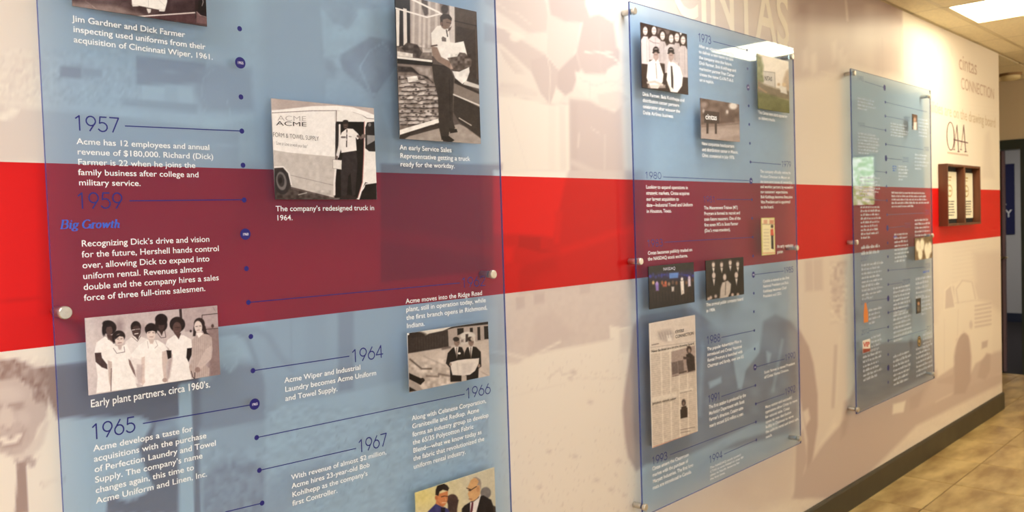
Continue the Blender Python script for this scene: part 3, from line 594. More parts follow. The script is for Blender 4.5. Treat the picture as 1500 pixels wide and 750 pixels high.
for a_, c_ in zip(CX[:-1], CX[1:]):
    for d_, e_ in zip(CY[:-1], CY[1:]):
        if any(abs(a_-t0) < .03 for t0, t1 in TROF) and d_ > TY0-.03 and e_ < TY1+.03: continue
        ceil_tile(a_, c_, d_, e_)
    if c_ > XE+.1:
        for d_, e_ in zip(CYP[:-1], CYP[1:]): ceil_tile(max(a_, XE+.02), c_, d_, e_)
labs = ['lit rectangular troffer in the ceiling at the upper right', 'lit rectangular troffer over the second panel, next nearer the camera', 'lit rectangular troffer nearest the window end of the corridor']
for (t0, t1), lb, tmat in zip(TROF, labs, TROFFER):
    t = empty('ceiling_light', ((t0+t1)/2, (TY0+TY1)/2, H), lb, 'ceiling light')
    fr = .016
    boxes('frame', [(t0+.012, t1-.012, TY0+.012, TY0+.012+fr, H-.004, H+.02), (t0+.012, t1-.012, TY1-.012-fr, TY1-.012, H-.004, H+.02), (t0+.012, t0+.012+fr, TY0+.012+fr, TY1-.012-fr, H-.004, H+.02), (t1-.012-fr, t1-.012, TY0+.012+fr, TY1-.012-fr, H-.004, H+.02)], M['grid'], t)
    box('diffuser', t0+.028, t1-.028, TY0+.028, TY1-.028, H+.0, H+.006, tmat, t)

# ---- the other walls, baseboards
tag(box('wall_opposite_left', XL, -2.0, YO-.1, YO, 0, H, M['paint']), kind='structure')
tag(boxes('wall_opposite', [(1.2, 5.95, YO-.1, YO, 0, H), (7.9, XB, YO-.1, YO, 0, H), (5.95, 7.9, YO-.1, YO, 0, .8), (5.95, 7.9, YO-.1, YO, 2.3, H)], M['paint']), kind='structure')
w3 = box('added_window_3', 5.95, 7.9, YO-.08, YO-.07, .8, 2.3, emis('added warm fill glow', (1., .90, .70), DAY_STRENGTH*1.5)); tag(w3, kind='structure')  # unseen glowing window, added to brighten ceiling, floor and far wall
boxes('window_frame', [(5.95, 7.9, YO-.07, YO+.01, .8, .85), (5.95, 7.9, YO-.07, YO+.01, 2.25, 2.3), (5.95, 6.0, YO-.07, YO+.01, .85, 2.25), (7.85, 7.9, YO-.07, YO+.01, .85, 2.25), (6.9, 6.95, YO-.07, YO+.01, .85, 2.25)], M['white_trim'], w3)  # frame of the added window
tag(box('wall_opposite_low', -2.0, 1.2, YO-.1, YO, 0, .8, M['paint']), kind='structure')
tag(box('wall_opposite_high', -2.0, 1.2, YO-.1, YO, 2.3, H, M['paint']), kind='structure')
w1 = box('window_1', -2.0, 1.2, YO-.08, YO-.07, .8, 2.3, M['daylight']); tag(w1, kind='structure')
boxes('window_frame', [(-2.0, 1.2, YO-.07, YO+.01, .8, .85), (-2.0, 1.2, YO-.07, YO+.01, 2.25, 2.3), (-2.0, -1.95, YO-.07, YO+.01, .85, 2.25), (1.15, 1.2, YO-.07, YO+.01, .85, 2.25), (-.43, -.37, YO-.07, YO+.01, .85, 2.25)], M['white_trim'], w1)
tag(box('wall_left', XL-.1, XL, YO, T_, 0, H, M['paint']), kind='structure')
tag(box('wall_recess', XE-.9, XB, YR, YR+.1, 0, H, M['paint']), kind='structure')
tag(box('wall_return', XE-1.0, XE-.9, T_, YR, 0, H, M['paint']), kind='structure')
bbz = .13
bb = bmesh.new()
prof = [(0, 0), (-.014, 0), (-.014, bbz-.012), (-.010, bbz-.003), (-.005, bbz), (0, bbz)]
v = [(XL, p[0]-.0005, p[1]) for p in prof]+[(XE+.012, p[0]-.0005, p[1]) for p in prof]; n = len(prof)
f = [(k, (k+1) % n, n+(k+1) % n, n+k) for k in range(n)]+[tuple(range(n-1, -1, -1)), tuple(range(n, 2*n))]
tag(pydata('baseboard_mural', v, f, M['basebd']), kind='structure')
tag(box('baseboard_return', XE+.0005, XE+.012, 0, T_, 0, bbz, M['basebd'], bev=.002), kind='structure')

# ---- end wall with its doorway, a window light in it, the room beyond
DY0, DY1, DZ = .225, 1.15, 2.10          # doorway
WY0, WY1, WZ0, WZ1 = -2.02, -1.62, 1.62, 2.16
ew = [(XB, XB+.12, YO, WY0, 0, H), (XB, XB+.12, WY0, WY1, 0, WZ0), (XB, XB+.12, WY0, WY1, WZ1, H), (XB, XB+.12, WY1, DY0, 0, H), (XB, XB+.12, DY0, DY1, DZ+.09, H), (XB, XB+.12, DY1, YR, 0, H)]
tag(boxes('wall_end', ew, M['paint']), kind='structure')
def leaf_glow():
    m = bpy.data.materials.new('sunlit foliage beyond the glass'); m.use_nodes = True; nt = m.node_tree
    e = nt.nodes.new('ShaderNodeEmission'); n = nt.nodes.new('ShaderNodeTexNoise'); n.inputs['Scale'].default_value = 22; n.inputs['Detail'].default_value = 6
    tc = nt.nodes.new('ShaderNodeTexCoord'); nt.links.new(tc.outputs['Object'], n.inputs[0])
    r = nt.nodes.new('ShaderNodeValToRGB'); r.color_ramp.elements[0].position = .42; r.color_ramp.elements[1].position = .62
    r.color_ramp.elements[0].color = (.25, .5, .12, 1); r.color_ramp.elements[1].color = (1, 1, .85, 1)
    nt.links.new(n.outputs['Fac'], r.inputs[0]); nt.links.new(r.outputs[0], e.inputs[0]); e.inputs[1].default_value = 4.5
    nt.links.new(e.outputs[0], nt.nodes['Material Output'].inputs[0]); return m
w2 = box('window_2', XB+.08, XB+.09, WY0, WY1, WZ0, WZ1, leaf_glow()); tag(w2, kind='structure')
boxes('window_frame', [(XB-.01, XB+.08, WY0, WY1, WZ0, WZ0+.02), (XB-.01, XB+.08, WY0, WY1, WZ1-.02, WZ1), (XB-.01, XB+.08, WY0, WY0+.02, WZ0+.02, WZ1-.02), (XB-.01, XB+.08, WY1-.02, WY1, WZ0+.02, WZ1-.02)], M['darkframe'], w2)
d1 = boxes('door_1', [(XB-.015, XB+.135, DY0-.06, DY1+.06, DZ, DZ+.09), (XB-.015, XB+.135, DY0-.06, DY0, 0, DZ), (XB-.015, XB+.135, DY1, DY1+.06, 0, DZ)], M['darkframe']); tag(d1, kind='structure')
tag(box('wall_beyond', 13.2, 13.3, -2, 3, 0, H, M['room_wall']), kind='structure')
tag(box('wall_beyond_right', XB+.12, 13.2, -2.1, -2.0, 0, H, M['room_wall']), kind='structure')
tag(box('wall_beyond_left', XB+.12, 13.2, 3.0, 3.1, 0, H, M['room_wall']), kind='structure')
tag(box('ceiling_beyond', XB+.12, 13.2, -2, 3, H, H+.05, M['ceil_tile']), kind='structure')
tb = empty('ceiling_light', (11, .8, H), 'added unseen troffer that brightens the room beyond the doorway', 'ceiling light')  # out-of-view lamp, added to light the room beyond
boxes('frame', [(10.7, 11.3, .2, .22, H-.012, H-.001), (10.7, 11.3, 1.38, 1.4, H-.012, H-.001), (10.7, 10.72, .22, 1.38, H-.012, H-.001), (11.28, 11.3, .22, 1.38, H-.012, H-.001)], M['grid'], tb)
box('diffuser', 10.72, 11.28, .22, 1.38, H-.010, H-.002, emis('added cool fill diffuser', (.97, .95, .93), 16.), tb)
tag(box('baseboard_beyond', 13.185, 13.2, -2, 3, 0, .12, M['room_base']), kind='structure')

# ================================================================== THE PANELS
YF, YK = -.042, -.036           # front and back of an acrylic sheet
YP = YF-.0004                   # ink on its front
def acrylic_panel(x0, x1, z0, z1, bolts, label, group=None):
    t = empty('timeline_panel', ((x0+x1)/2, 0, z0), label, 'wall panel', group)
    v = [(x0, YF, z0), (x1, YF, z0), (x1, YF, z1), (x0, YF, z1), (x0, YK, z0), (x1, YK, z0), (x1, YK, z1), (x0, YK, z1)]
    o = pydata('acrylic_sheet', v, [(0, 1, 2, 3), (5, 4, 7, 6)], M['acr_front'], t)
    o.data.materials.append(M['acr_back']); o.data.polygons[1].material_index = 1
    e = .0003
    rim = [(x0-e, x0, YF, YK, z0-e, z1+e), (x1, x1+e, YF, YK, z0-e, z1+e), (x0, x1, YF, YK, z0-e, z0), (x0, x1, YF, YK, z1, z1+e)]
    boxes('polished_edge', rim, M['acr_edge'], t)
    for (bx, bz) in bolts:
        s = lathe('standoff_bolt', (bx, 0, bz), (0, -1, 0), [(.0016, .0095), (.003, .0105), (-YK-.003, .0105), (-YK-.0005, .0095)], M['steel'], t)
        lathe('bolt_cap', (bx, 0, bz), (0, -1, 0), [(-YF+.0004, .0095), (-YF+.002, .0125), (-YF+.0115, .0125), (-YF+.0135, .0108), (-YF+.0136, .006)], M['steel_cap'], s)
    return t
def dots(panel, Y, small, badges, r, rb, m=None):
    for p in small:
        ink = Ink(Y); ink.disc(xz(p, Y), r); ink.build('timeline_dot', m or M['ink'], panel)
    for p, t in badges:
        c = xz(p, Y); ink = Ink(Y); ink.disc(c, rb, 28); o = ink.build('era_badge', m or M['ink'], panel)
        if t:
            co, f = glyphs(t, .02); w = co[:, 0].max(); s = rb*1.15/w; ink = Ink(Y-.0004)
            ink.text(t, c[0]-w*s/2, c[1]-.36*s*1.1, s, s*1.1, .02); ink.build('badge_number', M['white_fill'], o)
def rule(panel, a, b, w, Y, m=None):
    ink = Ink(Y); ink.line(xz(a, Y), xz(b, Y), w); return ink.build('timeline_line', m or M['ink'], panel)

# ---------------- first panel
x0, x1 = .576, 1.817
m1 = xz((722, 402), -.05); m0 = xz((95, 458), -.05)
p1 = acrylic_panel(x0, x1, .488, 2.315, [(m0[0], m0[1]), (m1[0], m1[1]), (m0[0], 2.275), (m1[0], 2.275), (m0[0], .53), (m1[0], .53)],
    'nearest blue acrylic timeline panel, with delivery van and women in white dresses photographs')
W_ = M['white_ink']; I_ = M['ink']
para(p1, ['Jim Gardner and Dick Farmer', 'inspecting used uniforms from their', 'acquisition of Cincinnati Wiper, 1961.'], (106.3, 31.1), (271, 49.3), (107.7, 61.8), YP, W_)
year(p1, '1957', (111.5, 192), (175, 194.5), 23.5, YP, I_); rule(p1, (183, 184.5), (354, 192), .0022, YP)
para(p1, ['Acme has 12 employees and annual', 'revenue of $180,000. Richard (Dick)', 'Farmer is 22 when he joins the', 'family business after college and', 'military service.'], (112.2, 211), (306.5, 215.5), (115.3, 271.4), YP, W_)
year(p1, '1959', (115.5, 306.3), (179.5, 306), 25, YP, I_); rule(p1, (189.5, 294.2), (357, 292.5), .0022, YP)
para(p1, ['Recognizing Dick\u2019s drive and vision', 'for the future, Hershell hands control', 'over, allowing Dick to expand into', 'uniform rental. Revenues almost', 'double and the company hires a sales', 'force of three full-time salesmen.'], (119, 361.2), (306.8, 355.3), (122.7, 440.8), YP, W_)
para(p1, ['Early plant partners, circa 1960\u2019s.'], (132.5, 597), (308, 571.3), None, YP, W_, pitch=.0262)
year(p1, '1965', (136.5, 643.5), (198.5, 634), 24.5, YP, I_); rule(p1, (209.3, 620.4), (368, 593), .0022, YP)
para(p1, ['Acme develops a taste for', 'acquisitions with the purchase', 'of Perfection Laundry and Towel', 'Supply. The company\u2019s name', 'changes again, this time to', 'Acme Uniform and Linen, Inc.'], (136.8, 661.4), (282.3, 634.8), (143.5, 737.4), YP, W_)
rule(p1, (364, 443), (673.7, 414.5), .0022, YP); year(p1, '1962', (677.5, 422), (711, 418.5), 15.5, YP, I_)
rule(p1, (370.5, 543), (511.7, 521.8), .0022, YP); year(p1, '1964', (517, 531), (561, 524.6), 20, YP, I_)
para(p1, ['Acme Wiper and Industrial', 'Laundry becomes Acme Uniform', 'and Towel Supply.'], (416.8, 560.9), (528, 544.3), (418, 587.5), YP, W_)
rule(p1, (376, 641), (680.7, 577.4), .0022, YP); year(p1, '1966', (683.8, 583.6), (718.6, 577.4), 16.5, YP, I_)
para(p1, ['Along with Celanese Corporation,', 'Graniteville and Redkap. Acme', 'forms an industry group to develop', 'the 65/35 Polycotton Fabric', 'Blend\u2014what we know today as', 'the fabric that revolutionized the', 'uniform rental industry.'], (603.4, 616.2), (712, 592), (606.9, 686.8), YP, W_)
rule(p1, (380, 689), (521.5, 656.9), .0022, YP); year(p1, '1967', (526.5, 662.4), (566.8, 654), 20, YP, I_)
para(p1, ['With revenue of almost $2 million,', 'Acme hires 23-year-old Bob', 'Kohlhepp as the company\u2019s', 'first Controller.'], (426.8, 703), (566, 669.2), (428.7, 741), YP, W_)
para(p1, ['An early Service Sales', 'Representative getting a truck', 'ready for the workday.'], (585.5, 219), (661.3, 222.2), (586.2, 243.6), YP, W_)
para(p1, ['The company\u2019s redesigned truck in', '1964.'], (403.9, 309.4), (548, 306.8), (405.2, 322.9), YP, W_)
para(p1, ['Acme moves into the Ridge Road', 'plant, still in operation today, while', 'the first branch opens in Richmond,', 'Indiana.'], (594.4, 444.7), (706.2, 433.3), (595.7, 480.8), YP, W_)
rule(p1, (384, 737), (330, 750), .0022, YP)
dots(p1, YP-.0004, [(351, 42), (353, 142), (354.3, 192), (356, 242), (357.7, 293), (361, 393.5), (364, 443), (367.5, 493), (370.5, 543), (376, 641), (380, 689), (384, 737)],
     [((352, 92), '1955'), ((359.5, 343), '1960'), ((373, 592), '1965')], .0058, .0128)
# the italic heading is drawn with a broad pen: thick stems, thin joins, small serifs
def pen(ink, pts, ox, oz, s, shear=.22, thick=.16, thin=.06, ang=35):
    """sweep a slanted broad nib along a polyline given in em units"""
    n = np.array([math.cos(math.radians(ang)), math.sin(math.radians(ang))])
    P = [np.array([ox+(x+shear*z)*s[0], oz+z*s[1]]) for x, z in pts]
    for a, b in zip(P[:-1], P[1:]):
        d = (b-a)/np.linalg.norm(b-a); t = np.array([-d[1], d[0]]); w = thin+(thick-thin)*abs(d[1])**1.5
        ink.line(a-d*.0006, b+d*.0006, w*s[1])
SC = {
 'B': (.66, [[(.1, 0), (.1, .72)], [(0, 0), (.2, 0)], [(0, .72), (.3, .72)], [(.3, .72)]+arc(.33, .55, .17, .17, 90, -90)+[(.1, .38)], arc(.35, .19, .21, .19, 90, -90)+[(.1, 0)]]),
 'i': (.30, [[(.02, .42), (.12, .46), (.12, .02), (.24, .02)], [(.11, .62), (.14, .66)]]),
 'g': (.50, [arc(.22, .30, .15, .15, 0, 360), arc(.22, -.1, .20, .11, 0, 360), [(.14, .16), (.08, .08), (.3, .02)], [(.34, .40), (.46, .44)]]),
 'G': (.78, [arc(.38, .36, .33, .36, 50, 345), [(.68, .30), (.68, .02)], [(.55, .32), (.78, .32)]]),
 'r': (.40, [[(.02, .42), (.12, .46), (.12, 0)], [(.02, 0), (.22, 0)], [(.12, .34), (.22, .44), (.36, .42)]]),
 'o': (.50, [arc(.23, .23, .18, .22, 0, 360)]),
 'w': (.74, [[(.02, .44), (.1, .44), (.2, .03), (.36, .42), (.48, .03), (.66, .44)]]),
 't': (.34, [[(.14, .58), (.13, .04), (.26, .02)], [(.02, .44), (.28, .44)]]),
 'h': (.54, [[(.1, 0), (.1, .72), (.02, .70)], [(.1, .3), (.24, .44), (.38, .38), (.38, .02), (.5, .02)]]),
 ' ': (.28, [])}
def script(parent, t, pa, pb, hpx, Y, m):
    a = xz(pa, Y); b = xz(pb, Y); top = xz((pa[0], pa[1]-hpx), Y); adv = sum(SC[c][0] for c in t)
    s = ((b[0]-a[0])/adv, (top[1]-a[1])/.72); ink = Ink(Y); x = 0
    for c in t:
        for pl in SC[c][1]: pen(ink, [(x+px_, pz_) for px_, pz_ in pl if True], a[0], a[1]*(1)+(b[1]-a[1])*x/adv, s) if len(pl) > 1 else None
        x += SC[c][0]
    return ink.build('heading', m, parent)
hd = script(p1, 'Big Growth', (88.5, 335), (175.5, 333.6), 12.5, YP, M['ink2']); hd['label'] = 'mid blue italic heading'

# ---- prints of the first panel
YQ = YF-.0030
def pr_inspect(p):
    p.c[:] = (70, 52, 54); p.at(100, 0, 7.143)
    p.poly([(0, -400), (700, -400), (660, 50), (800, 165), (0, 90)], (92, 74, 76), 2); p.poly([(0, 20), (500, 60), (800, 170), (300, 130), (0, 95)], (150, 132, 128), 3, .8)
    p.noise((0, -300, 1500, 300), 22, 16, 3); p.noise((0, -300, 1500, 300), 8, 10, 4)
    p.line([(250, 60), (310, 110)], 4, (190, 175, 170), .6, .8); p.line([(180, 10), (290, 90)], 4, (170, 150, 150), .8, .5)
    p.poly([(700, 170), (1330, 125), (1340, 140), (800, 175)], (245, 235, 232), .5); p.poly([(800, 176), (1335, 138), (1330, 242)], (78, 52, 56), .8)
    p.poly([(1030, -300), (1320, -300), (1330, 120), (960, 145), (1020, 60)], (60, 42, 46), 2); p.noise((1050, -100, 1320, 130), 10, 26, 7)
    p.poly([(1320, -300), (1470, -300), (1470, 200), (1330, 190)], (34, 22, 26), 1); p.ell(1400, 70, 40, 90, (20, 12, 16), 1); p.line([(1405, -10), (1412, 20), (1400, 60)], 7, (210, 200, 200), .5, .8)
    p.poly([(1340, 120), (1400, 170), (1470, 190), (1470, 260), (1340, 240)], (120, 92, 94), 1.2, .9); p.line([(1345, 125), (1380, 160), (1450, 180)], 5, (200, 180, 178), .6, .8)
    p.poly([(650, -300), (1040, -300), (1035, 20), (1010, 115), (840, 80), (660, 45)], (240, 236, 232), .6); p.line([(835, -100), (840, 70)], 3, (200, 196, 194), .5); p.line([(930, -20), (1010, 60)], 3, (190, 186, 184), .5, .8)
    p.line([(640, -300), (664, 45)], 5, (60, 30, 36), .5); p.poly([(665, 45), (730, 45), (735, 66), (675, 68)], (225, 220, 216), .6); p.poly([(815, 75), (870, 82), (862, 130), (840, 140), (828, 118)], (220, 214, 210), .6); p.line([(820, 84), (868, 92)], 8, (40, 30, 32), .5)
    p.poly([(950, 90), (1010, 100), (1005, 122), (950, 118)], (220, 214, 210), .6); p.line([(950, 124), (1010, 130)], 8, (30, 20, 24), .6)
B2 = xz((303.3, 36), YQ); A2 = xz((106.3, 11.9), YQ); C2 = xz((303, 12), YQ)
zb = (A2[1]+B2[1])/2
o = grid_print('photo_print', A2[0], B2[0], zb, zb+.23, YQ, pr_inspect, 280, 200, p1); o['label'] = 'black and white print of a wheeled white cart'
def pr_van(p):
    p.c[:] = (214, 205, 202); p.at(390, 140, 4.41)
    p.poly([(0, 0), (760, 0), (760, 140), (0, 90)], (186, 172, 168), 2); p.noise((0, 0, 760, 120), 18, 8, 3)
    p.poly([(0, 560), (760, 560), (760, 750), (0, 750)], (120, 108, 106), 2); p.noise((0, 560, 760, 740), 5, 26, 4, 2)
    p.poly([(0, 100), (300, 68), (450, 65), (560, 75), (650, 105), (710, 130), (712, 150), (640, 150), (560, 108), (450, 96), (300, 98), (0, 116)], (244, 240, 238), .6)
    p.poly([(0, 112), (300, 96), (448, 96), (448, 396), (160, 370), (0, 350)], (240, 235, 233), .5)
    p.line([(0, 114), (300, 98), (450, 97), (560, 108), (620, 128), (650, 146), (712, 152)], 4, (120, 104, 104), .4)
    p.poly([(0, 345), (160, 370), (440, 396), (436, 660), (150, 590), (0, 540)], (196, 188, 184), .6); p.noise((0, 350, 440, 650), 5, 7, 6)
    p.line([(160, 515), (436, 580)], 3, (140, 130, 128), .4); p.line([(150, 590), (436, 662), (600, 672)], 6, (90, 76, 74), .6)
    p.poly([(150, 596), (436, 668), (430, 690), (0, 690), (0, 600)], (70, 60, 58), 1.2); p.noise((0, 600, 430, 700), 4, 24, 8); p.line([(210, 640), (260, 628)], 6, (190, 184, 180), .8)
    p.poly([(456, 96), (540, 100), (620, 126), (648, 150), (712, 152), (712, 590), (640, 592), (600, 672), (456, 640)], (236, 231, 228), .6)
    p.poly([(448, 168), (632, 170), (628, 400), (620, 560), (590, 660), (442, 660)], (18, 13, 14), .5); p.line([(634, 168), (630, 400), (622, 560), (592, 660)], 3, (150, 40, 36), .4, .8)
    p.poly([(640, 200), (650, 172), (712, 166), (712, 362), (664, 360), (640, 340)], (36, 32, 34), .5); p.poly([(650, 255), (712, 258), (712, 285), (652, 320)], (150, 146, 146), .6); p.ell(668, 188, 9, 12, (130, 126, 126), .5)
    p.line([(640, 200), (650, 170), (712, 164)], 5, (245, 240, 238), .4)
    p.poly([(440, 170), (452, 170), (452, 100), (440, 100)], (225, 220, 218), .4); p.line([(452, 98), (446, 640)], 4, (110, 96, 94), .4)
    p.poly([(448, 180), (466, 185), (466, 330), (448, 335)], (40, 34, 36), .5); p.line([(474, 190), (474, 340), (456, 400), (440, 560), (440, 640)], 12, (232, 226, 224), .5)
    p.poly([(640, 560), (668, 568), (712, 560), (712, 672), (600, 672), (618, 610)], (22, 16, 16), .6); p.line([(596, 672), (612, 620), (645, 572), (712, 560)], 10, (236, 230, 228), .5); p.line([(604, 672), (622, 616), (652, 580), (712, 568)], 3, (60, 50, 50), .4)
    p.poly([(640, 575), (712, 566), (712, 575), (660, 600), (630, 672), (616, 672)], (22, 16, 16), .6)
    # rear wheel
    p.poly([(48, 470), (110, 462), (140, 490), (160, 570), (160, 600), (60, 630), (40, 600)], (58, 50, 50), .7); p.line([(50, 462), (110, 460), (145, 500), (162, 575)], 9, (226, 220, 218), .6)
    p.ell(100, 555, 50, 84, (44, 40, 42), .6, 1, -8); p.ell(98, 552, 33, 60, (112, 106, 106), .6, 1, -8); p.ell(95, 548, 22, 42, (54, 48, 50), .6, 1, -8); p.ell(92, 548, 11, 20, (28, 24, 26), .6)
    # lettering on the van
    for k, s_ in enumerate(('A', 'C', 'M', 'E')): pass
    # driver standing in the door
    p.poly([(495, 360), (580, 355), (590, 430), (575, 640), (555, 650), (545, 500), (530, 520), (520, 650), (484, 660), (480, 480)], (46, 40, 42), .6); p.noise((480, 360, 590, 650), 5, 5, 9)
    p.poly([(486, 240), (520, 212), (560, 215), (592, 245), (606, 268), (590, 284), (578, 270), (584, 355), (486, 370), (478, 330), (470, 300)], (238, 232, 230), .5)
    p.poly([(486, 250), (478, 300), (484, 340), (468, 400), (456, 405), (452, 380), (466, 320), (470, 260)], (226, 220, 218), .6)
    p.line([(592, 262), (612, 275), (632, 262)], 15, (104, 88, 84), .6); p.ell(628, 262, 14, 14, (120, 104, 100), .6); p.line([(456, 396), (452, 412)], 14, (96, 82, 78), .6)
    p.poly([(430, 412), (488, 418), (486, 478), (430, 470)], (226, 220, 216), .5); p.line([(430, 412), (488, 418), (486, 478), (430, 470), (430, 412)], 2, (120, 108, 106), .4)
    p.line([(521, 222), (519, 330)], 7, (50, 42, 44), .4); p.line([(521, 240), (521, 250)], 6, (200, 190, 190), .3); p.line([(519, 280), (519, 288)], 6, (200, 190, 190), .3); p.line([(488, 269), (508, 269)], 12, (110, 100, 102), .5); p.line([(536, 264), (548, 266)], 6, (150, 140, 140), .4)
    p.ell(513, 190, 17, 27, (74, 60, 56), .5); p.poly([(498, 165), (526, 163), (528, 180), (498, 184)], (30, 24, 24), .5); p.ell(512, 166, 17, 9, (30, 24, 26), .5); p.line([(505, 192), (518, 192)], 3, (120, 100, 94), .5); p.line([(506, 205), (518, 205)], 2.5, (130, 110, 104), .4)
    p.poly([(484, 650), (530, 640), (560, 648), (590, 660), (580, 672), (470, 672)], (40, 32, 32), .7)
o = photo(p1, (398.6, 145.7), (548, 157), (551.7, 292), (402.3, 292.5), YQ, pr_van, .62, 'black and white print of a delivery van and its driver')
INK3 = YQ-.0006
def stamp(parent, t, pa, pb, hpx, m, Y=INK3, weight=0., name='print_lettering', shear=0.):
    a = xz(pa, Y); b = xz(pb, Y); top = xz((pa[0], pa[1]-hpx), Y); co, f = glyphs(t, weight)
    x_0, x_1 = co[:, 0].min(), co[:, 0].max(); zt = co[:, 1].max(); s = (b[0]-a[0])/(x_1-x_0); sz = (top[1]-a[1])/zt
    ink = Ink(Y); ink.add([(a[0]+(p_[0]-x_0+shear*p_[1])*s, a[1]+(b[1]-a[1])*(p_[0]-x_0)/(x_1-x_0)+p_[1]*sz) for p_ in co], f)
    return ink.build(name, m, parent)
M['print_grey'] = mat('pale grey print ink', (176, 168, 166), rough=.5); M['print_dark'] = mat('charcoal print ink', (58, 50, 50), rough=.5)
stamp(o, 'ACME', (404.3, 183.5), (449, 185.2), 6.2, M['print_dark'])
stamp(o, 'ACME', (406.5, 176.6), (448.5, 177.5), 7.4, M['print_grey'], weight=-.01)
stamp(o, 'FORM & TOWEL SUPPLY', (400.2, 200.2), (467.2, 206.4), 6.6, M['print_dark'], weight=-.01)
stamp(o, '\u201cLove or Love to work your best\u201d', (403.5, 211.6), (450.5, 217), 5.2, M['print_dark'], weight=-.015, shear=.35)

def pr_work(p):
    p.c[:] = (86, 76, 72); p.at(570, 0, 3.41)
    p.poly([(20, -60), (105, -60), (108, 230), (20, 235)], (32, 24, 22), .7); p.poly([(70, 40), (88, 45), (90, 225), (72, 228)], (222, 214, 208), .5); p.poly([(104, -60), (330, -60), (330, 280), (106, 280)], (168, 156, 150), .8)
    for k, xx in enumerate((118, 150, 172, 196, 232)): p.poly([(xx, -60), (xx+12, -60), (xx+8, 240), (xx-4, 240)], (206, 196, 190), 1.2, .9)
    p.poly([(158, -60), (186, -60), (196, 70), (178, 85), (164, 40)], (60, 50, 48), 1.2, .8); p.line([(30, 40), (190, 86), (268, 66)], 8, (236, 230, 226), .6); p.line([(80, -20), (266, 70)], 9, (240, 234, 230), .6); p.poly([(34, 45), (52, 50), (50, 230), (36, 230)], (226, 220, 214), .5)
    p.poly([(250, -60), (330, -60), (330, 220), (300, 220), (292, 90), (255, 60)], (120, 108, 102), 1); p.poly([(300, 20), (326, 22), (330, 215), (304, 215)], (206, 196, 190), .7); p.ell(278, 45, 18, 24, (60, 50, 46), 1)
    p.poly([(328, -60), (470, -40), (470, 420), (330, 400)], (74, 62, 54), .7); p.line([(330, 105), (440, 130)], 5, (44, 34, 30), .6); p.poly([(335, 130), (430, 150), (436, 400), (340, 390)], (58, 48, 42), .8)
    p.noise((328, -10, 450, 400), 20, 6, 3)
    # shelf and goods above it
    p.poly([(38, 235), (100, 225), (160, 235), (212, 262), (215, 295), (38, 280)], (116, 104, 98), .8); p.poly([(60, 238), (90, 212), (140, 222), (165, 262), (150, 292), (80, 262)], (70, 60, 56), .8)
    p.poly([(40, 255), (80, 262), (118, 268), (118, 288), (40, 280)], (214, 206, 200), .7); p.poly([(165, 240), (212, 245), (212, 262), (168, 262)], (196, 186, 180), .7); p.noise((38, 215, 215, 292), 4, 30, 5)
    p.poly([(38, 280), (215, 300), (215, 312), (38, 292)], (230, 224, 218), .5); p.poly([(38, 292), (218, 312), (218, 330), (38, 316)], (26, 20, 18), .6)
    # pile of bundles
    p.poly([(38, 318), (215, 332), (240, 480), (248, 600), (50, 650)], (122, 110, 104), .7)
    p.poly([(42, 330), (110, 335), (190, 380), (225, 420), (200, 400), (120, 360), (44, 360)], (48, 40, 38), 1.2); p.poly([(110, 330), (205, 340), (215, 390), (150, 370)], (150, 138, 132), 1)
    random.seed(3)
    for r_ in range(12):
        for c_ in range(6):
            x_ = 62+c_*32+(r_ % 2)*12+random.uniform(-5, 5); y_ = 385+r_*21+random.uniform(-4, 4)
            lim = 225+min(r_, 3)*5
            if x_ > lim or (r_ < 2 and x_ > 190): continue
            g = random.uniform(140, 215); p.ell(x_, y_, 17, 8, (g, g-10, g-15), .7, .9, random.uniform(-18, 12)); p.line([(x_-14, y_+9), (x_+14, y_+9+random.uniform(-3, 3))], 5, (44, 36, 34), .6, .85)
            if random.random() < .4: p.ell(x_+random.uniform(-8, 8), y_, 6, 5, (60, 50, 48), .6, .8)
    p.poly([(90, 385), (140, 378), (146, 400), (96, 412)], (232, 226, 220), .6); p.noise((38, 330, 245, 650), 4.5, 26, 8)
    p.poly([(50, 650), (245, 592), (250, 612), (52, 674)], (236, 230, 224), .5); p.poly([(52, 676), (250, 614), (258, 650), (120, 705), (52, 705)], (44, 36, 32), .7)
    # pavement
    p.poly([(100, 680), (250, 640), (350, 620), (465, 670), (465, 730), (60, 730), (60, 705)], (158, 146, 138), .9); p.noise((60, 620, 465, 720), 6, 12, 9); p.line([(110, 670), (240, 634)], 10, (60, 50, 46), 1, .8)
    # right: crate and dark floor
    p.poly([(330, 390), (470, 470), (470, 700), (350, 610), (320, 560)], (48, 40, 36), 1); p.poly([(325, 415), (460, 475), (460, 540), (322, 470)], (126, 114, 106), .7); p.line([(322, 472), (460, 530)], 7, (216, 208, 200), .6); p.poly([(380, 400), (460, 430), (460, 446), (370, 422)], (206, 198, 190), .8)
    p.line([(350, 590), (410, 626)], 5, (190, 180, 172), .6); p.poly([(385, 385), (460, 398), (460, 425), (390, 405)], (60, 52, 48), 1)
    # man
    p.poly([(214, 320), (300, 330), (322, 390), (318, 480), (318, 600), (330, 640), (300, 660), (296, 690), (262, 700), (250, 640), (244, 480), (222, 400)], (50, 42, 38), .6); p.noise((214, 330, 325, 690), 12, 6, 12); p.line([(300, 400), (306, 600)], 3, (30, 24, 22), .6)
    p.poly([(262, 680), (300, 680), (326, 700), (310, 712), (270, 706)], (26, 20, 18), .5); p.poly([(300, 640), (338, 645), (342, 660), (305, 666)], (28, 22, 20), .5)
    p.poly([(210, 165), (240, 130), (268, 125), (300, 150), (306, 220), (320, 300), (240, 300), (214, 230)], (232, 226, 220), .6); p.line([(212, 230), (238, 226)], 8, (90, 76, 70), .5)
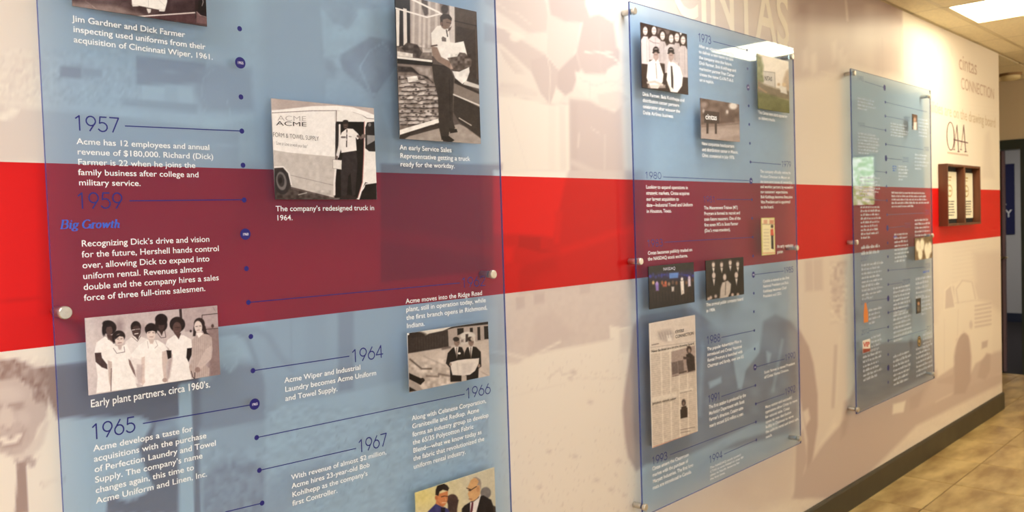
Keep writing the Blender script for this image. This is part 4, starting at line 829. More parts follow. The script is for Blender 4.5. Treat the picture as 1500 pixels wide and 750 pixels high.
    p.poly([(212, 232), (240, 236), (260, 284), (325, 318), (330, 345), (308, 345), (240, 305), (216, 275)], (140, 118, 106), .6); p.ell(316, 330, 16, 13, (150, 128, 116), .6)
    p.poly([(262, 190), (268, 182), (285, 190), (285, 208), (264, 206)], (110, 100, 96), .5); p.line([(286, 150), (292, 182)], 5, (60, 52, 48), .5)
    p.ell(284, 108, 27, 38, (122, 102, 92), .6, 1, 12); p.poly([(254, 84), (270, 68), (300, 72), (314, 92), (312, 104), (290, 92), (268, 98), (268, 130), (256, 122)], (56, 46, 42), .6); p.ell(262, 118, 6, 9, (110, 88, 80), .5); p.line([(288, 112), (308, 116)], 4, (70, 56, 52), .5); p.poly([(300, 140), (312, 132), (306, 150), (290, 158)], (92, 76, 70), .6)
    # armful of folded cloth
    p.poly([(250, 215), (300, 210), (330, 214), (372, 206), (386, 260), (392, 290), (350, 300), (300, 305), (262, 278), (245, 240)], (238, 232, 226), .6); p.noise((250, 205, 392, 300), 8, 8, 14)
    p.poly([(292, 290), (340, 282), (352, 262), (380, 265), (412, 300), (410, 330), (350, 355), (322, 345)], (96, 84, 78), .7); p.noise((292, 262, 412, 352), 3.5, 40, 15)
    p.poly([(316, 355), (350, 358), (400, 335), (402, 360), (388, 400), (366, 420), (330, 390)], (230, 224, 218), .6); p.noise((316, 340, 402, 420), 5, 16, 16)
o = photo(p1, (579.6, -3), (698.3, 11.7), (704, 208.8), (585.2, 205.3), YQ, pr_work, .6, 'black and white print of a man carrying folded cloth')
def pr_plant(p):
    p.c[:] = (200, 186, 186); p.at(115, 440, 5)
    p.poly([(0, 60), (1100, -20), (1100, 120), (0, 200)], (188, 172, 174), 6, .7); p.poly([(735, 40), (755, 40), (760, 130), (742, 140)], (60, 46, 48), .6); p.poly([(760, 40), (1100, 20), (1100, 640), (940, 640), (900, 220), (780, 230)], (176, 158, 160), .8)
    p.poly([(945, 200), (1100, 200), (1100, 640), (960, 640)], (140, 118, 118), 3); p.line([(905, 220), (905, 108), (1060, 92)], 5, (70, 54, 56), .4); p.line([(905, 214), (1060, 202)], 5, (70, 54, 56), .4); p.line([(985, 50), (1003, 80)], 4, (150, 130, 130), .5)
    p.ell(982, 188, 10, 14, (80, 62, 62), .6); p.ell(822, 225, 8, 9, (60, 46, 48), .6); p.poly([(40, 120), (110, 115), (150, 400), (120, 690), (60, 690)], (212, 200, 200), 4, .6)
    def w(hx, hy, hr, hh, face, hair, hrx, hry, fr=.62, fy=10):
        p.ell(hx, hy, hrx, hry, hair, .7); p.ell(hx+2, hy+fy, hr*fr, hh*fr, face, .6)
    S = (70, 52, 52); D = (34, 24, 26); WH = (240, 232, 230)
    p.ell(300, 190, 34, 50, (150, 130, 132), 4, .8); p.ell(470, 210, 30, 40, (150, 130, 132), 4, .6)
    # tall woman at the back
    p.poly([(560, 230), (600, 225), (640, 225), (700, 260), (705, 420), (560, 420)], (196, 180, 180), .7); w(606, 178, 36, 50, S, D, 45, 52); p.ell(606, 140, 46, 42, D, .7); p.poly([(585, 215), (625, 215), (610, 260)], (60, 44, 44), .6); p.line([(575, 235), (605, 275), (640, 270), (632, 222)], 4, (60, 46, 48), .4)
    # far left
    p.poly([(170, 280), (215, 255), (270, 300), (260, 360), (230, 440), (245, 640), (235, 665), (130, 680), (140, 560), (115, 385), (130, 310)], WH, .7)
    p.poly([(118, 385), (165, 382), (172, 420), (210, 470), (212, 505), (170, 490), (125, 450)], S, .6); p.ell(226, 200, 52, 50, D, .8); p.ell(186, 220, 14, 40, D, .8); p.ell(225, 220, 24, 34, (86, 66, 64), .6); p.poly([(205, 250), (250, 255), (262, 310), (215, 285)], (80, 60, 58), .6); p.ell(215, 170, 40, 24, D, .8); p.line([(195, 258), (258, 316)], 4, (150, 134, 132), .4)
    # glasses man/woman third
    p.poly([(345, 300), (400, 262), (450, 262), (520, 290), (500, 360), (470, 620), (390, 600), (370, 400), (330, 360)], (230, 220, 218), .7); p.ell(420, 196, 38, 44, D, .7); p.ell(424, 226, 32, 42, S, .6); p.poly([(404, 250), (446, 250), (436, 292)], S, .6)
    p.line([(392, 218), (412, 214)], 5, (230, 220, 220), .4); p.line([(420, 212), (448, 210)], 5, (190, 180, 180), .4, .8); p.line([(412, 246), (436, 242)], 6, (236, 226, 224), .4); p.line([(395, 268), (432, 300), (455, 262)], 4, (110, 92, 92), .4)
    # second row front left
    p.poly([(200, 340), (260, 330), (300, 340), (350, 320), (390, 400), (372, 430), (400, 540), (430, 640), (330, 650), (240, 664), (240, 500), (200, 440)], (240, 233, 230), .7)
    p.poly([(214, 440), (244, 450), (246, 520), (238, 650), (224, 600)], (196, 176, 170), .7); p.poly([(366, 430), (380, 440), (410, 510), (420, 560), (400, 530), (372, 470)], (120, 96, 94), .7); p.ell(296, 262, 46, 42, D, .8); p.ell(262, 276, 16, 38, D, .8); p.ell(300, 290, 33, 44, (214, 196, 190), .6); p.poly([(262, 262), (320, 240), (336, 268), (300, 262), (270, 286)], D, .8)
    p.line([(283, 284), (294, 283)], 4, (70, 52, 52), .4); p.line([(308, 282), (320, 281)], 4, (70, 52, 52), .4); p.line([(290, 312), (314, 310)], 5, (120, 70, 72), .4); p.poly([(284, 326), (320, 322), (312, 360), (296, 362)], (196, 176, 172), .7)
    p.line([(255, 350), (280, 388), (338, 378), (334, 340)], 4, (120, 100, 104), .4); p.line([(240, 500), (238, 664)], 5, (90, 70, 72), .6)
    # front centre
    p.poly([(440, 330), (500, 290), (580, 290), (630, 320), (655, 360), (620, 380), (612, 420), (640, 560), (648, 605), (560, 620), (472, 632), (480, 440), (400, 420), (380, 400)], (241, 234, 231), .7)
    p.poly([(612, 376), (648, 366), (652, 440), (640, 480), (650, 590), (626, 590), (614, 480)], (206, 186, 180), .7); p.ell(632, 584, 18, 16, (170, 146, 140), .7); p.poly([(462, 420), (486, 410), (484, 560), (488, 600), (470, 622), (454, 600)], (214, 194, 188), .7)
    p.ell(532, 212, 46, 46, D, .8); p.ell(532, 246, 32, 46, (222, 204, 198), .6); p.poly([(486, 200), (530, 170), (576, 200), (572, 232), (540, 222), (500, 232)], D, .7); p.line([(510, 238), (524, 236)], 4, (70, 52, 52), .4); p.line([(542, 236), (556, 238)], 4, (70, 52, 52), .4); p.line([(520, 268), (546, 267)], 4, (150, 110, 110), .4); p.poly([(512, 284), (556, 284), (545, 318), (525, 318)], (206, 186, 180), .7)
    p.line([(505, 300), (512, 350)], 4, (190, 176, 174), .5); p.line([(565, 296), (580, 330), (560, 350)], 4, (180, 166, 164), .5)
    # right centre
    p.poly([(650, 290), (700, 255), (770, 255), (825, 285), (832, 345), (800, 355), (798, 420), (820, 520), (828, 580), (740, 590), (655, 600), (660, 560), (690, 400), (660, 350), (636, 330)], WH, .7)
    p.poly([(795, 352), (832, 348), (828, 400), (806, 450), (790, 420)], D, .7); p.poly([(644, 366), (680, 366), (680, 420), (655, 430)], D, .7); p.ell(724, 176, 57, 56, D, .8); p.ell(722, 204, 32, 46, (88, 66, 64), .6); p.poly([(702, 240), (752, 240), (734, 285)], (84, 62, 60), .6); p.line([(706, 200), (738, 198)], 4, (50, 36, 36), .5); p.line([(712, 226), (732, 226)], 4, (120, 84, 84), .5)
    # far right in striped coat
    p.poly([(832, 290), (880, 240), (930, 236), (975, 270), (982, 360), (975, 420), (930, 470), (960, 500), (955, 560), (860, 576), (828, 560), (810, 490), (830, 420)], (186, 168, 164), .7)
    for k in range(9): p.line([(850+14*k, 262), (846+15*k, 420), (840+15*k, 560)], 3, (152, 132, 130), .5, .6)
    p.poly([(930, 360), (975, 330), (972, 430), (900, 500), (870, 520), (860, 495)], (198, 180, 176), .7); p.ell(872, 508, 20, 20, (150, 126, 122), .7); p.poly([(812, 480), (832, 460), (836, 520), (820, 540)], (180, 160, 154), .7); p.line([(826, 520), (836, 560), (850, 576), (852, 530)], 6, (70, 52, 54), .5)
    p.ell(885, 172, 40, 44, (46, 34, 36), .8); p.poly([(850, 170), (868, 200), (856, 262), (838, 262), (842, 200)], (50, 38, 40), .8); p.poly([(905, 160), (930, 190), (940, 235), (958, 250), (920, 245), (905, 215)], (46, 34, 36), .8); p.ell(877, 194, 29, 44, (218, 202, 198), .6, 1, -6)
    p.line([(858, 192), (872, 190)], 4, (80, 60, 60), .4); p.line([(884, 188), (898, 188)], 4, (80, 60, 60), .4); p.line([(868, 218), (886, 217)], 4, (140, 100, 100), .4); p.poly([(862, 240), (900, 236), (915, 244), (880, 275)], (236, 226, 222), .6)
    p.poly([(430, 470), (470, 470), (466, 600), (440, 620), (420, 540)], (186, 166, 166), 1.5, .7); p.poly([(655, 440), (690, 420), (670, 560), (650, 580)], (176, 156, 156), 1.5, .7); p.noise((40, 40, 1040, 690), 3, 4, 20)
o = photo(p1, (124, 465.6), (318, 448), (323, 549.6), (130.6, 578), YQ, pr_plant, .62, 'black and white print of seven standing women')
def pr_ridge(p):
    p.c[:] = (184, 172, 164); p.at(590, 465, 6.52)
    p.poly([(20, 100), (500, 20), (500, 100), (200, 180)], (214, 206, 196), 1); p.ell(120, 180, 110, 46, (40, 32, 30), 1.5); p.poly([(30, 200), (210, 180), (250, 155), (440, 115), (440, 285), (30, 350)], (52, 44, 42), .8)
    for k in range(12): p.line([(130+26*k, 165), (132+26*k, 330)], 3, (84, 74, 70), .5, .5)
    p.poly([(430, 110), (500, 80), (850, 40), (850, 215), (440, 270)], (166, 152, 144), .7); p.poly([(390, 125), (500, 75), (850, 35), (850, 62), (500, 98)], (36, 28, 26), .6); p.poly([(520, 105), (580, 100), (582, 150), (522, 170)], (22, 16, 16), .6); p.poly([(640, 100), (668, 98), (670, 140), (642, 142)], (26, 20, 18), .6); p.poly([(712, 92), (738, 90), (742, 215), (715, 218)], (34, 26, 24), .6); p.poly([(775, 84), (815, 82), (822, 205), (780, 208)], (26, 20, 18), .6)
    p.poly([(20, 350), (420, 285), (850, 205), (850, 620), (60, 720)], (190, 176, 166), 1.2); p.noise((20, 300, 850, 700), 12, 14, 3); p.noise((40, 380, 480, 700), 4, 24, 4)
    p.line([(70, 400), (130, 450), (180, 490), (270, 490)], 12, (74, 62, 56), 1.2); p.line([(230, 560), (340, 565), (345, 540), (450, 560)], 14, (84, 70, 64), 1.5, .8); p.line([(200, 370), (400, 460)], 10, (150, 136, 128), 1.5, .6); p.line([(750, 520), (840, 570)], 8, (150, 130, 120), 1.2, .6); p.line([(380, 300), (450, 285)], 20, (90, 76, 72), 1.2, .8)
    p.poly([(60, 530), (170, 580), (210, 600), (170, 645), (60, 590)], (24, 18, 18), .8); p.poly([(60, 590), (150, 640), (200, 700), (60, 712)], (160, 146, 138), 1); p.ell(188, 598, 20, 20, (40, 30, 28), .7); p.poly([(60, 660), (130, 700), (60, 710)], (30, 22, 22), .8); p.ell(48, 158, 14, 12, (245, 240, 236), .5)
    p.ell(620, 175, 72, 38, (206, 198, 190), .8); p.poly([(540, 205), (690, 190), (690, 235), (560, 265)], (196, 186, 178), .8); p.poly([(600, 160), (625, 158), (622, 230), (600, 235)], (54, 44, 42), .7); p.poly([(556, 212), (580, 210), (580, 235), (556, 238)], (130, 118, 112), .8)
    for (hx, hy, x0_, x1_) in ((516, 230, 420, 585), (652, 228, 580, 745)):
        p.poly([(hx-40, hy+60), (hx, hy+45), (hx+50, hy+55), (x1_, hy+100), (x1_+5, hy+240), (x1_-20, hy+260), (x1_-25, hy+380), (hx-60, hy+385), (x0_+30, hy+250), (x0_-8, hy+210), (x0_+10, hy+110)], (22, 17, 18), .7)
        p.ell(hx, hy+5, 27, 40, (128, 106, 96), .6); p.ell(hx-6, hy-22, 30, 22, (40, 32, 30), .7); p.poly([(hx-25, hy+50), (hx+18, hy+48), (hx, hy+160)], (214, 204, 196), .6); p.line([(hx-2, hy+60), (hx-4, hy+150)], 7, (60, 46, 44), .5); p.line([(hx+2, hy+8), (hx+20, hy+8)], 3, (60, 46, 42), .4)
    p.ell(668, 205, 22, 20, (206, 192, 180), .8, .8); p.ell(540, 343, 14, 10, (236, 230, 226), .5)
    p.poly([(450, 430), (520, 410), (600, 398), (700, 392), (730, 388), (725, 440), (690, 510), (640, 548), (560, 555), (475, 550), (462, 500)], (216, 205, 196), .6); p.line([(520, 440), (530, 540)], 8, (190, 176, 168), 1.2, .6); p.poly([(560, 440), (680, 430), (640, 530), (570, 540)], (196, 184, 178), 2, .7)
    p.poly([(562, 560), (608, 555), (612, 620), (566, 622)], (180, 166, 156), .7); p.ell(455, 448, 12, 14, (150, 128, 116), .6); p.ell(728, 462, 13, 18, (150, 128, 116), .6)
o = photo(p1, (596.1, 488), (715, 471.4), (717.6, 551.7), (600.7, 573), YQ, pr_ridge, .62, 'black and white print of two men holding a plan outdoors')
def pr_pair(p):
    p.c[:] = (208, 196, 160); p.at(600, 680, 10.71)
    p.ell(200, 500, 260, 200, (216, 200, 128), 12, .8); p.poly([(800, 0), (1400, 0), (1400, 700), (900, 700)], (196, 188, 168), 10, .8)
    p.ell(670, 560, 90, 90, (72, 54, 52), .9); p.poly([(600, 560), (770, 560), (745, 700), (740, 900), (600, 900)], (64, 48, 48), 1); p.ell(1195, 450, 82, 92, (116, 110, 108), .9); p.poly([(1290, 640), (1360, 670), (1370, 900), (1300, 900)], (60, 50, 48), .9)
    p.poly([(280, 750), (410, 620), (430, 600), (500, 660), (600, 700), (640, 780), (640, 1500), (180, 1500), (200, 900)], (56, 56, 108), .9); p.poly([(490, 680), (560, 680), (545, 1200), (500, 1200)], (24, 22, 40), .8)
    p.poly([(408, 620), (430, 500), (440, 470), (600, 420), (598, 560), (560, 640), (520, 668), (470, 650)], (196, 124, 80), .8); p.poly([(405, 480), (410, 400), (440, 330), (520, 296), (590, 330), (620, 375), (600, 420), (520, 400), (470, 430), (450, 500)], (34, 24, 24), .8)
    p.ell(420, 525, 22, 36, (176, 104, 66), .8); p.line([(500, 512), (545, 500)], 14, (70, 40, 30), .7); p.line([(560, 500), (600, 505)], 12, (70, 40, 30), .7); p.poly([(556, 520), (585, 560), (560, 575)], (214, 150, 104), .7); p.line([(510, 606), (565, 600)], 14, (226, 190, 160), .6); p.poly([(440, 580), (480, 650), (540, 668), (500, 640)], (150, 84, 56), 1, .7)
    p.poly([(820, 700), (860, 650), (940, 600), (1100, 500), (1160, 490), (1280, 560), (1310, 650), (1340, 900), (1340, 1500), (800, 1500)], (24, 20, 26), .9); p.poly([(950, 600), (1000, 590), (1080, 530), (1110, 470), (1115, 500), (1010, 900), (945, 900)], (224, 216, 212), .7); p.poly([(975, 590), (1002, 600), (990, 720), (960, 800), (950, 760)], (92, 30, 46), .6)
    p.poly([(930, 420), (900, 380), (940, 300), (960, 250), (1010, 215), (1070, 215), (1110, 280), (1110, 380), (1105, 470), (1060, 540), (1000, 580), (950, 578), (930, 520), (912, 470)], (206, 160, 112), .8)
    p.poly([(1000, 210), (1050, 200), (1110, 240), (1125, 300), (1118, 390), (1095, 330), (1060, 330), (1085, 270), (1050, 225)], (148, 136, 128), .8); p.line([(895, 375), (970, 400), (1050, 350)], 12, (52, 38, 34), .6); p.ell(945, 408, 22, 14, (70, 50, 42), .6); p.ell(1072, 395, 22, 44, (190, 138, 96), .8); p.line([(930, 545), (975, 548)], 10, (140, 80, 60), .6); p.noise((80, 60, 1350, 800), 5, 6, 20)
A3 = xz((608.2, 720.3), YQ); B3 = xz((724.2, 686), YQ); zt = (A3[1]+B3[1])/2
o = grid_print('photo_print', A3[0], B3[0], .60, zt, YQ, pr_pair, 210, 300, p1); o['label'] = 'colour print of two men in suits facing each other'

# ---------------- second panel
q = lambda a, b: tuple(xz((a, b), -.05))
p2 = acrylic_panel(2.49, 3.768, .490, 2.315, [q(929, 16), q(1160, 83), q(938, 383), q(1167, 363), q(945, 743), q(1171, 642.5)],
    'middle blue acrylic timeline panel, with a newspaper front page and dark group prints')
para(p2, ['Dick Farmer, Bob Kohlhepp and', 'distribution center partners', 'celebrating after winning the', 'Delta Airlines business.'], (941.2, 140), (1002.5, 149.4), (942, 167.2), YP, W_, weight=.014)
year(p2, '1973', (1023.6, 61), (1041.6, 64.8), 12.5, YP, I_, weight=.002); rule(p2, (1044.6, 60.5), (1094, 73.5), .0024, YP)
para(p2, ['After an advertising agency fails', 'to deliver a new name to take', 'the company into the future,', 'Dick Farmer, Bob Kohlhepp and', 'marketing partner Fran Carter', 'create the name C-I-N-T-A-S', 'on a napkin.'], (1023.7, 69.4), (1076, 81), (1025.7, 119), YP, W_, weight=.014)
para(p2, ['New corporate headquarters', 'and distribution center in Mason,', 'Ohio, completed in July 1976.'], (1028.2, 212.4), (1075.4, 216.6), (1029, 229.8), YP, W_, weight=.014)
para(p2, ['The Cintas logo starts appearing', 'on delivery trucks.'], (1110.8, 166.5), (1153.3, 175), (1111, 174.7), YP, W_, weight=.014)
year(p2, '1979', (1145.6, 244.5), (1158.6, 245.2), 9, YP, I_, weight=.002); rule(p2, (1099.5, 237.3), (1144, 240.9), .0024, YP)
para(p2, ['The company officially retires its', 'Product Direction to Mason on', 'the long-term issues of ownership', 'and working partners by exceeding', 'our customers\u2019 expectations.', 'Bob Kohlhepp becomes Executive', 'Vice President and is appointed', 'to the board.'], (1113.6, 253), (1158, 255), (1115, 305.3), YP, W_, weight=.014)
year(p2, '1980', (946, 261.8), (968.6, 262.4), 10.5, YP, I_, weight=.002); rule(p2, (971.5, 259.2), (1097, 264.6), .0024, YP)
para(p2, ['Looking to expand operations in', 'strategic markets, Cintas acquires', 'our largest acquisition to', 'date\u2014Industrial Towel and Uniform', 'in Houston, Texas.'], (946.4, 276.2), (1007.4, 276.2), (947, 311.8), YP, W_, weight=.014)
year(p2, '1981', (1031, 297), (1047.6, 297), 10, YP, I_, weight=.002); rule(p2, (1049.5, 292), (1101.4, 292.4), .0024, YP)
para(p2, ['The Management Trainee (MT)', 'Program is formed to recruit and', 'train future managers. One of the', 'first seven MTs is Scott Farmer', '(Doc\u2019s great-grandson).'], (1031.4, 306.8), (1080.6, 306.8), (1032, 340.2), YP, W_, weight=.014)
year(p2, '1983', (948.8, 362), (971, 361.2), 11.5, YP, I_, weight=.002); rule(p2, (974, 354.8), (1102.6, 347.4), .0024, YP)
para(p2, ['Cintas becomes publicly traded on', 'the NASDAQ stock exchange.'], (949, 373.2), (1014, 368), (949.4, 381.8), YP, W_, weight=.014)
para(p2, ['An early marketing', 'poster.'], (1138.6, 363.2), (1162, 361.6), (1139, 371.2), YP, W_, weight=.014)
para(p2, ['The original public company board', 'in 1984.'], (1034.6, 449.2), (1088.6, 441.8), (1035, 457.8), YP, W_, weight=.014)
year(p2, '1985', (1149, 400.6), (1162, 398.6), 9, YP, I_, weight=.002); rule(p2, (1103.6, 402.4), (1148, 397), .0024, YP)
para(p2, ['Cynthia is named as the first', 'National President and Bob', 'Kohlhepp becomes Chief', 'President and CEO.'], (1117.6, 414.2), (1156, 408.8), (1118, 436.2), YP, W_, weight=.014)
year(p2, '1988', (1036, 503.8), (1055, 500.4), 12, YP, I_, weight=.002); rule(p2, (1056.5, 494.4), (1105, 484), .0024, YP)
para(p2, ['The popular Advertising Pilot is', 'introduced and Cintas\u2019 National', 'Rental Program is launched with', 'Chairman and family, over age 65.'], (1036, 513.8), (1086, 502.6), (1036.6, 538.6), YP, W_, weight=.014)
year(p2, '1990', (1150.8, 528.4), (1165, 525), 10, YP, I_, weight=.002); rule(p2, (1106, 538), (1149.8, 525.6), .0024, YP)
para(p2, ['Scott Farmer is named President', 'of Cintas\u2019 Rental Division.'], (1119.6, 547.6), (1164.4, 534.2), (1120, 554.6), YP, W_, weight=.014)
year(p2, '1991', (1038, 589.6), (1055, 586.2), 12, YP, I_, weight=.002); rule(p2, (1056.8, 580.8), (1106.6, 564.6), .0024, YP)
para(p2, ['The first catalog is produced by the', 'Marketing Department with Scott', 'Farmer\u2019s direction. Catalog sales', 'nearly exceed $10 million a year.'], (1038.6, 599.2), (1092.6, 583.2), (1038.8, 626.6), YP, W_, weight=.014)
year(p2, '1992', (1150.8, 578.8), (1165, 575), 11, YP, I_, weight=.002); rule(p2, (1107.2, 591.6), (1149.4, 576.6), .0024, YP)
para(p2, ['Many strong and successful', 'operations allow Cintas to move', 'for national sales. Cintas', 'opens its new distribution', 'facility in Cincinnati to serve', 'the uniform rental and direct sale', 'needs.'], (1121, 598.6), (1160, 585.4), (1121.6, 642.6), YP, W_, weight=.014)
year(p2, '1993', (956, 680.6), (977.6, 674), 12.5, YP, I_, weight=.002); rule(p2, (981.6, 666.2), (1107.4, 618), .0024, YP)
para(p2, ['Cintas enters the Cleanroom', 'market with the purchase of', 'Maryatt Industries. The first logo', 'mats are introduced in Canada.'], (955.6, 689.6), (1009, 671.8), (956.6, 717.2), YP, W_, weight=.014)
year(p2, '1994', (1039.6, 677.8), (1058, 672.2), 11.5, YP, I_, weight=.002); rule(p2, (1060.6, 665.2), (1108, 644.4), .0024, YP)
para(p2, ['The NASDAQ stock symbol', 'CTAS is now linked to over 80', 'cities in North America for', 'the first time.'], (1040, 687.2), (1085, 669.2), (1040.6, 703.6), YP, W_, weight=.014)
dots(p2, YP-.0004, [(1094.3, 73.5), (1095, 100.5), (1096.8, 155), (1097.6, 182.2), (1098.6, 209.9), (1099.5, 237.3), (1101.4, 292.4), (1101.8, 319.8), (1102.6, 347.4), (1103.2, 375), (1104.2, 429.6), (1104.4, 456.6), (1105, 484), (1105.6, 511), (1106.6, 564.6), (1107.2, 591.6), (1107.4, 618), (1108, 644.4)],
     [((1095.9, 128), '1975'), ((1100.1, 265), '1980'), ((1103.6, 402.4), '1985'), ((1106, 538), '1990')], .0062, .0135)
def pr_partners(p):
    p.c[:] = (62, 46, 42); p.at(930, 25, 6.25)
    p.noise((50, 40, 490, 300), 6, 22, 2); p.poly([(200, 100), (320, 120), (320, 160), (205, 150)], (140, 124, 118), 1.5, .7); p.poly([(400, 140), (430, 145), (425, 180), (402, 178)], (245, 240, 235), .8)
    p.poly([(60, 400), (490, 480), (495, 730), (66, 660)], (50, 34, 32), 1)
    for (hx, hy, x0_, x1_, yb, g) in ((94, 125, 55, 128, 435, 214), (174, 122, 120, 236, 400, 205), (252, 170, 215, 290, 430, 190), (332, 195, 270, 395, 520, 205), (384, 185, 350, 415, 420, 184), (440, 210, 395, 482, 555, 196)):
        p.poly([(x0_, hy+85), (hx-15, hy+50), (hx+22, hy+55), (x1_, hy+90), (x1_+4, yb), (x0_+6, yb-10)], (g, g-14, g-18), .8)
        p.line([(hx+14, hy+70), (hx+18, yb-30)], 4, (g-44, g-58, g-60), .7, .7); p.line([(x0_+10, hy+110), (x0_+16, yb-30)], 5, (g-60, g-72, g-74), 1, .5)
        p.ell(hx, hy-8, 32, 48, (52, 38, 34), .8); p.ell(hx+1, hy+2, 21, 38, (226, 212, 204), .7); p.line([(hx-13, hy-4), (hx+14, hy-4)], 5, (120, 98, 90), .6, .7); p.line([(hx-8, hy+22), (hx+8, hy+22)], 4, (150, 110, 104), .6, .7)
    p.line([(135, 215), (170, 235), (220, 240)], 6, (120, 104, 100), .8, .7)
    for (hx, hy, x0_, x1_, yt, yb) in ((192, 340, 105, 262, 395, 655), (330, 345, 288, 440, 415, 690)):
        p.poly([(x0_+15, yt+20), (hx-20, yt-8), (hx+25, yt), (x1_-30, yt+40), (x1_, yt+130), (x1_-8, yb-60), (x1_-50, yb), (x0_+40, yb-5), (x0_+2, yt+160)], (244, 238, 228), .8)
        p.poly([(hx-22, hy-40), (hx+24, hy-40), (hx+26, hy+30), (hx, hy+72), (hx-22, hy+30)], (170, 146, 136), .8); p.ell(hx, hy-34, 28, 36, (34, 24, 24), .7); p.line([(hx-26, hy-14), (hx+28, hy-14)], 12, (30, 22, 22), .6); p.line([(hx-10, hy-48), (hx+12, hy-48)], 6, (190, 180, 176), .6)
        p.ell(hx, hy+10, 20, 30, (176, 150, 140), .8); p.line([(hx-12, hy+4), (hx+12, hy+4)], 4, (90, 66, 60), .5)
    p.line([(192, 425), (200, 560)], 7, (150, 134, 126), .7); p.poly([(328, 445), (342, 450), (352, 560), (352, 660), (334, 640)], (50, 40, 38), .6); p.line([(120, 600), (180, 590), (250, 620)], 22, (206, 192, 180), 1); p.poly([(120, 620), (280, 620), (280, 650), (120, 650)], (196, 180, 168), 1, .7); p.line([(300, 610), (350, 690)], 8, (200, 186, 176), 1, .6)
o = photo(p2, (938.3, 32.7), (1006, 49.8), (1008.7, 139), (940.9, 128.2), YQ, pr_partners, .5, 'black and white group print with two seated men in caps')
def pr_sign(p):
    p.c[:] = (110, 90, 82); p.at(900, 130, 5.172)
    p.noise((650, 60, 960, 280), 7, 26, 2); p.ell(900, 130, 30, 26, (226, 216, 206), 1.5); p.ell(850, 185, 14, 18, (200, 190, 182), 1.2); p.ell(680, 120, 24, 20, (150, 132, 124), 2)
    p.poly([(640, 280), (960, 250), (960, 420), (640, 400)], (164, 146, 136), 2); p.poly([(640, 330), (800, 300), (960, 310), (960, 350), (660, 400)], (186, 168, 158), 2, .7); p.line([(640, 290), (960, 262)], 8, (96, 78, 70), 1.2, .6)
    p.poly([(676, 165), (795, 178), (795, 265), (680, 258)], (66, 52, 48), .7); p.poly([(697, 255), (714, 255), (712, 340), (697, 340)], (60, 46, 42), .6); p.poly([(760, 262), (776, 262), (776, 342), (762, 342)], (60, 46, 42), .6)
    p.poly([(800, 160), (910, 170), (910, 255), (800, 262)], (92, 72, 66), 1.5, .7); p.ell(855, 175, 9, 14, (210, 200, 194), .9); p.ell(675, 168, 8, 14, (190, 176, 168), 1)
o = photo(p2, (1026.3, 143.5), (1082.7, 152.8), (1084, 208.3), (1027.2, 202.5), YQ, pr_sign, .5, 'sepia print of a sign on two posts')
stamp(o, 'cintas', (1033.5, 174.5), (1050, 176), 7.5, M['white_ink'], weight=.02)
def pr_truck(p):
    p.c[:] = (238, 228, 214); p.at(900, 0, 5.172)
    p.poly([(1070, 400), (1110, 430), (1130, 500), (1125, 560), (1140, 620), (1080, 640)], (112, 118, 72), 2); p.noise((1070, 400, 1135, 620), 4, 20, 3)
    p.poly([(1280, 600), (1300, 540), (1325, 520), (1335, 680), (1270, 700)], (176, 150, 122), 2, .8); p.poly([(1130, 540), (1215, 550), (1218, 665), (1134, 640)], (206, 200, 192), .7); p.line([(1130, 540), (1215, 550), (1218, 665)], 5, (150, 142, 134), .6)
    p.poly([(1080, 600), (1140, 640), (1230, 670), (1330, 690), (1330, 760), (1080, 720)], (120, 106, 84), 2); p.poly([(1250, 650), (1300, 660), (1310, 715), (1260, 700)], (226, 220, 210), .9); p.ell(1285, 640, 14, 14, (214, 190, 150), 1.2); p.ell(1245, 640, 10, 10, (190, 160, 120), 1.2)
    p.poly([(1080, 690), (1330, 760), (1335, 980), (1080, 940)], (102, 104, 58), 2); p.noise((1080, 700, 1330, 950), 7, 14, 5); p.line([(1090, 660), (1150, 700)], 10, (180, 140, 110), 1.2, .7)
o = photo(p2, (1108.8, 78.3), (1154.8, 89.9), (1156.8, 165.4), (1111.1, 159.4), YQ, pr_truck, .5, 'colour print of a logo-marked box truck by a lawn')
stamp(o, 'NTAS', (1120.3, 117.6), (1131, 119), 6.5, M['dark_ink'], weight=.01)
def pr_poster(p):
    p.c[:] = (234, 220, 168); p.at(900, 240, 5)
    p.poly([(1072, 385), (1182, 385), (1182, 680), (1072, 680)], (208, 196, 120), .5); p.poly([(1082, 400), (1168, 402), (1174, 660), (1088, 664)], (240, 228, 184), .8)
    p.poly([(1092, 410), (1120, 410), (1120, 440), (1092, 440)], (214, 150, 120), 1.2, .8); p.poly([(1136, 410), (1168, 412), (1168, 442), (1136, 440)], (210, 130, 104), 1.2, .8); p.line([(1082, 442), (1170, 444)], 5, (120, 110, 80), .8, .5)
    p.ell(1155, 458, 9, 12, (60, 40, 36), .8); p.poly([(1144, 480), (1162, 476), (1168, 525), (1144, 525)], (206, 84, 64), .8); p.poly([(1148, 524), (1164, 524), (1166, 625), (1150, 620)], (34, 28, 32), .7)
    for k in range(7): p.line([(1096, 480+24*k), (1130, 480+24*k)], 4, (170, 150, 120), 1, .5)
    p.line([(1088, 655), (1172, 652)], 8, (206, 100, 60), .8, .5)
photo(p2, (1115.4, 318.6), (1134.4, 319.4), (1136, 373), (1116.4, 373.6), YQ, pr_poster, .45, 'cream printed poster with a small standing figure')
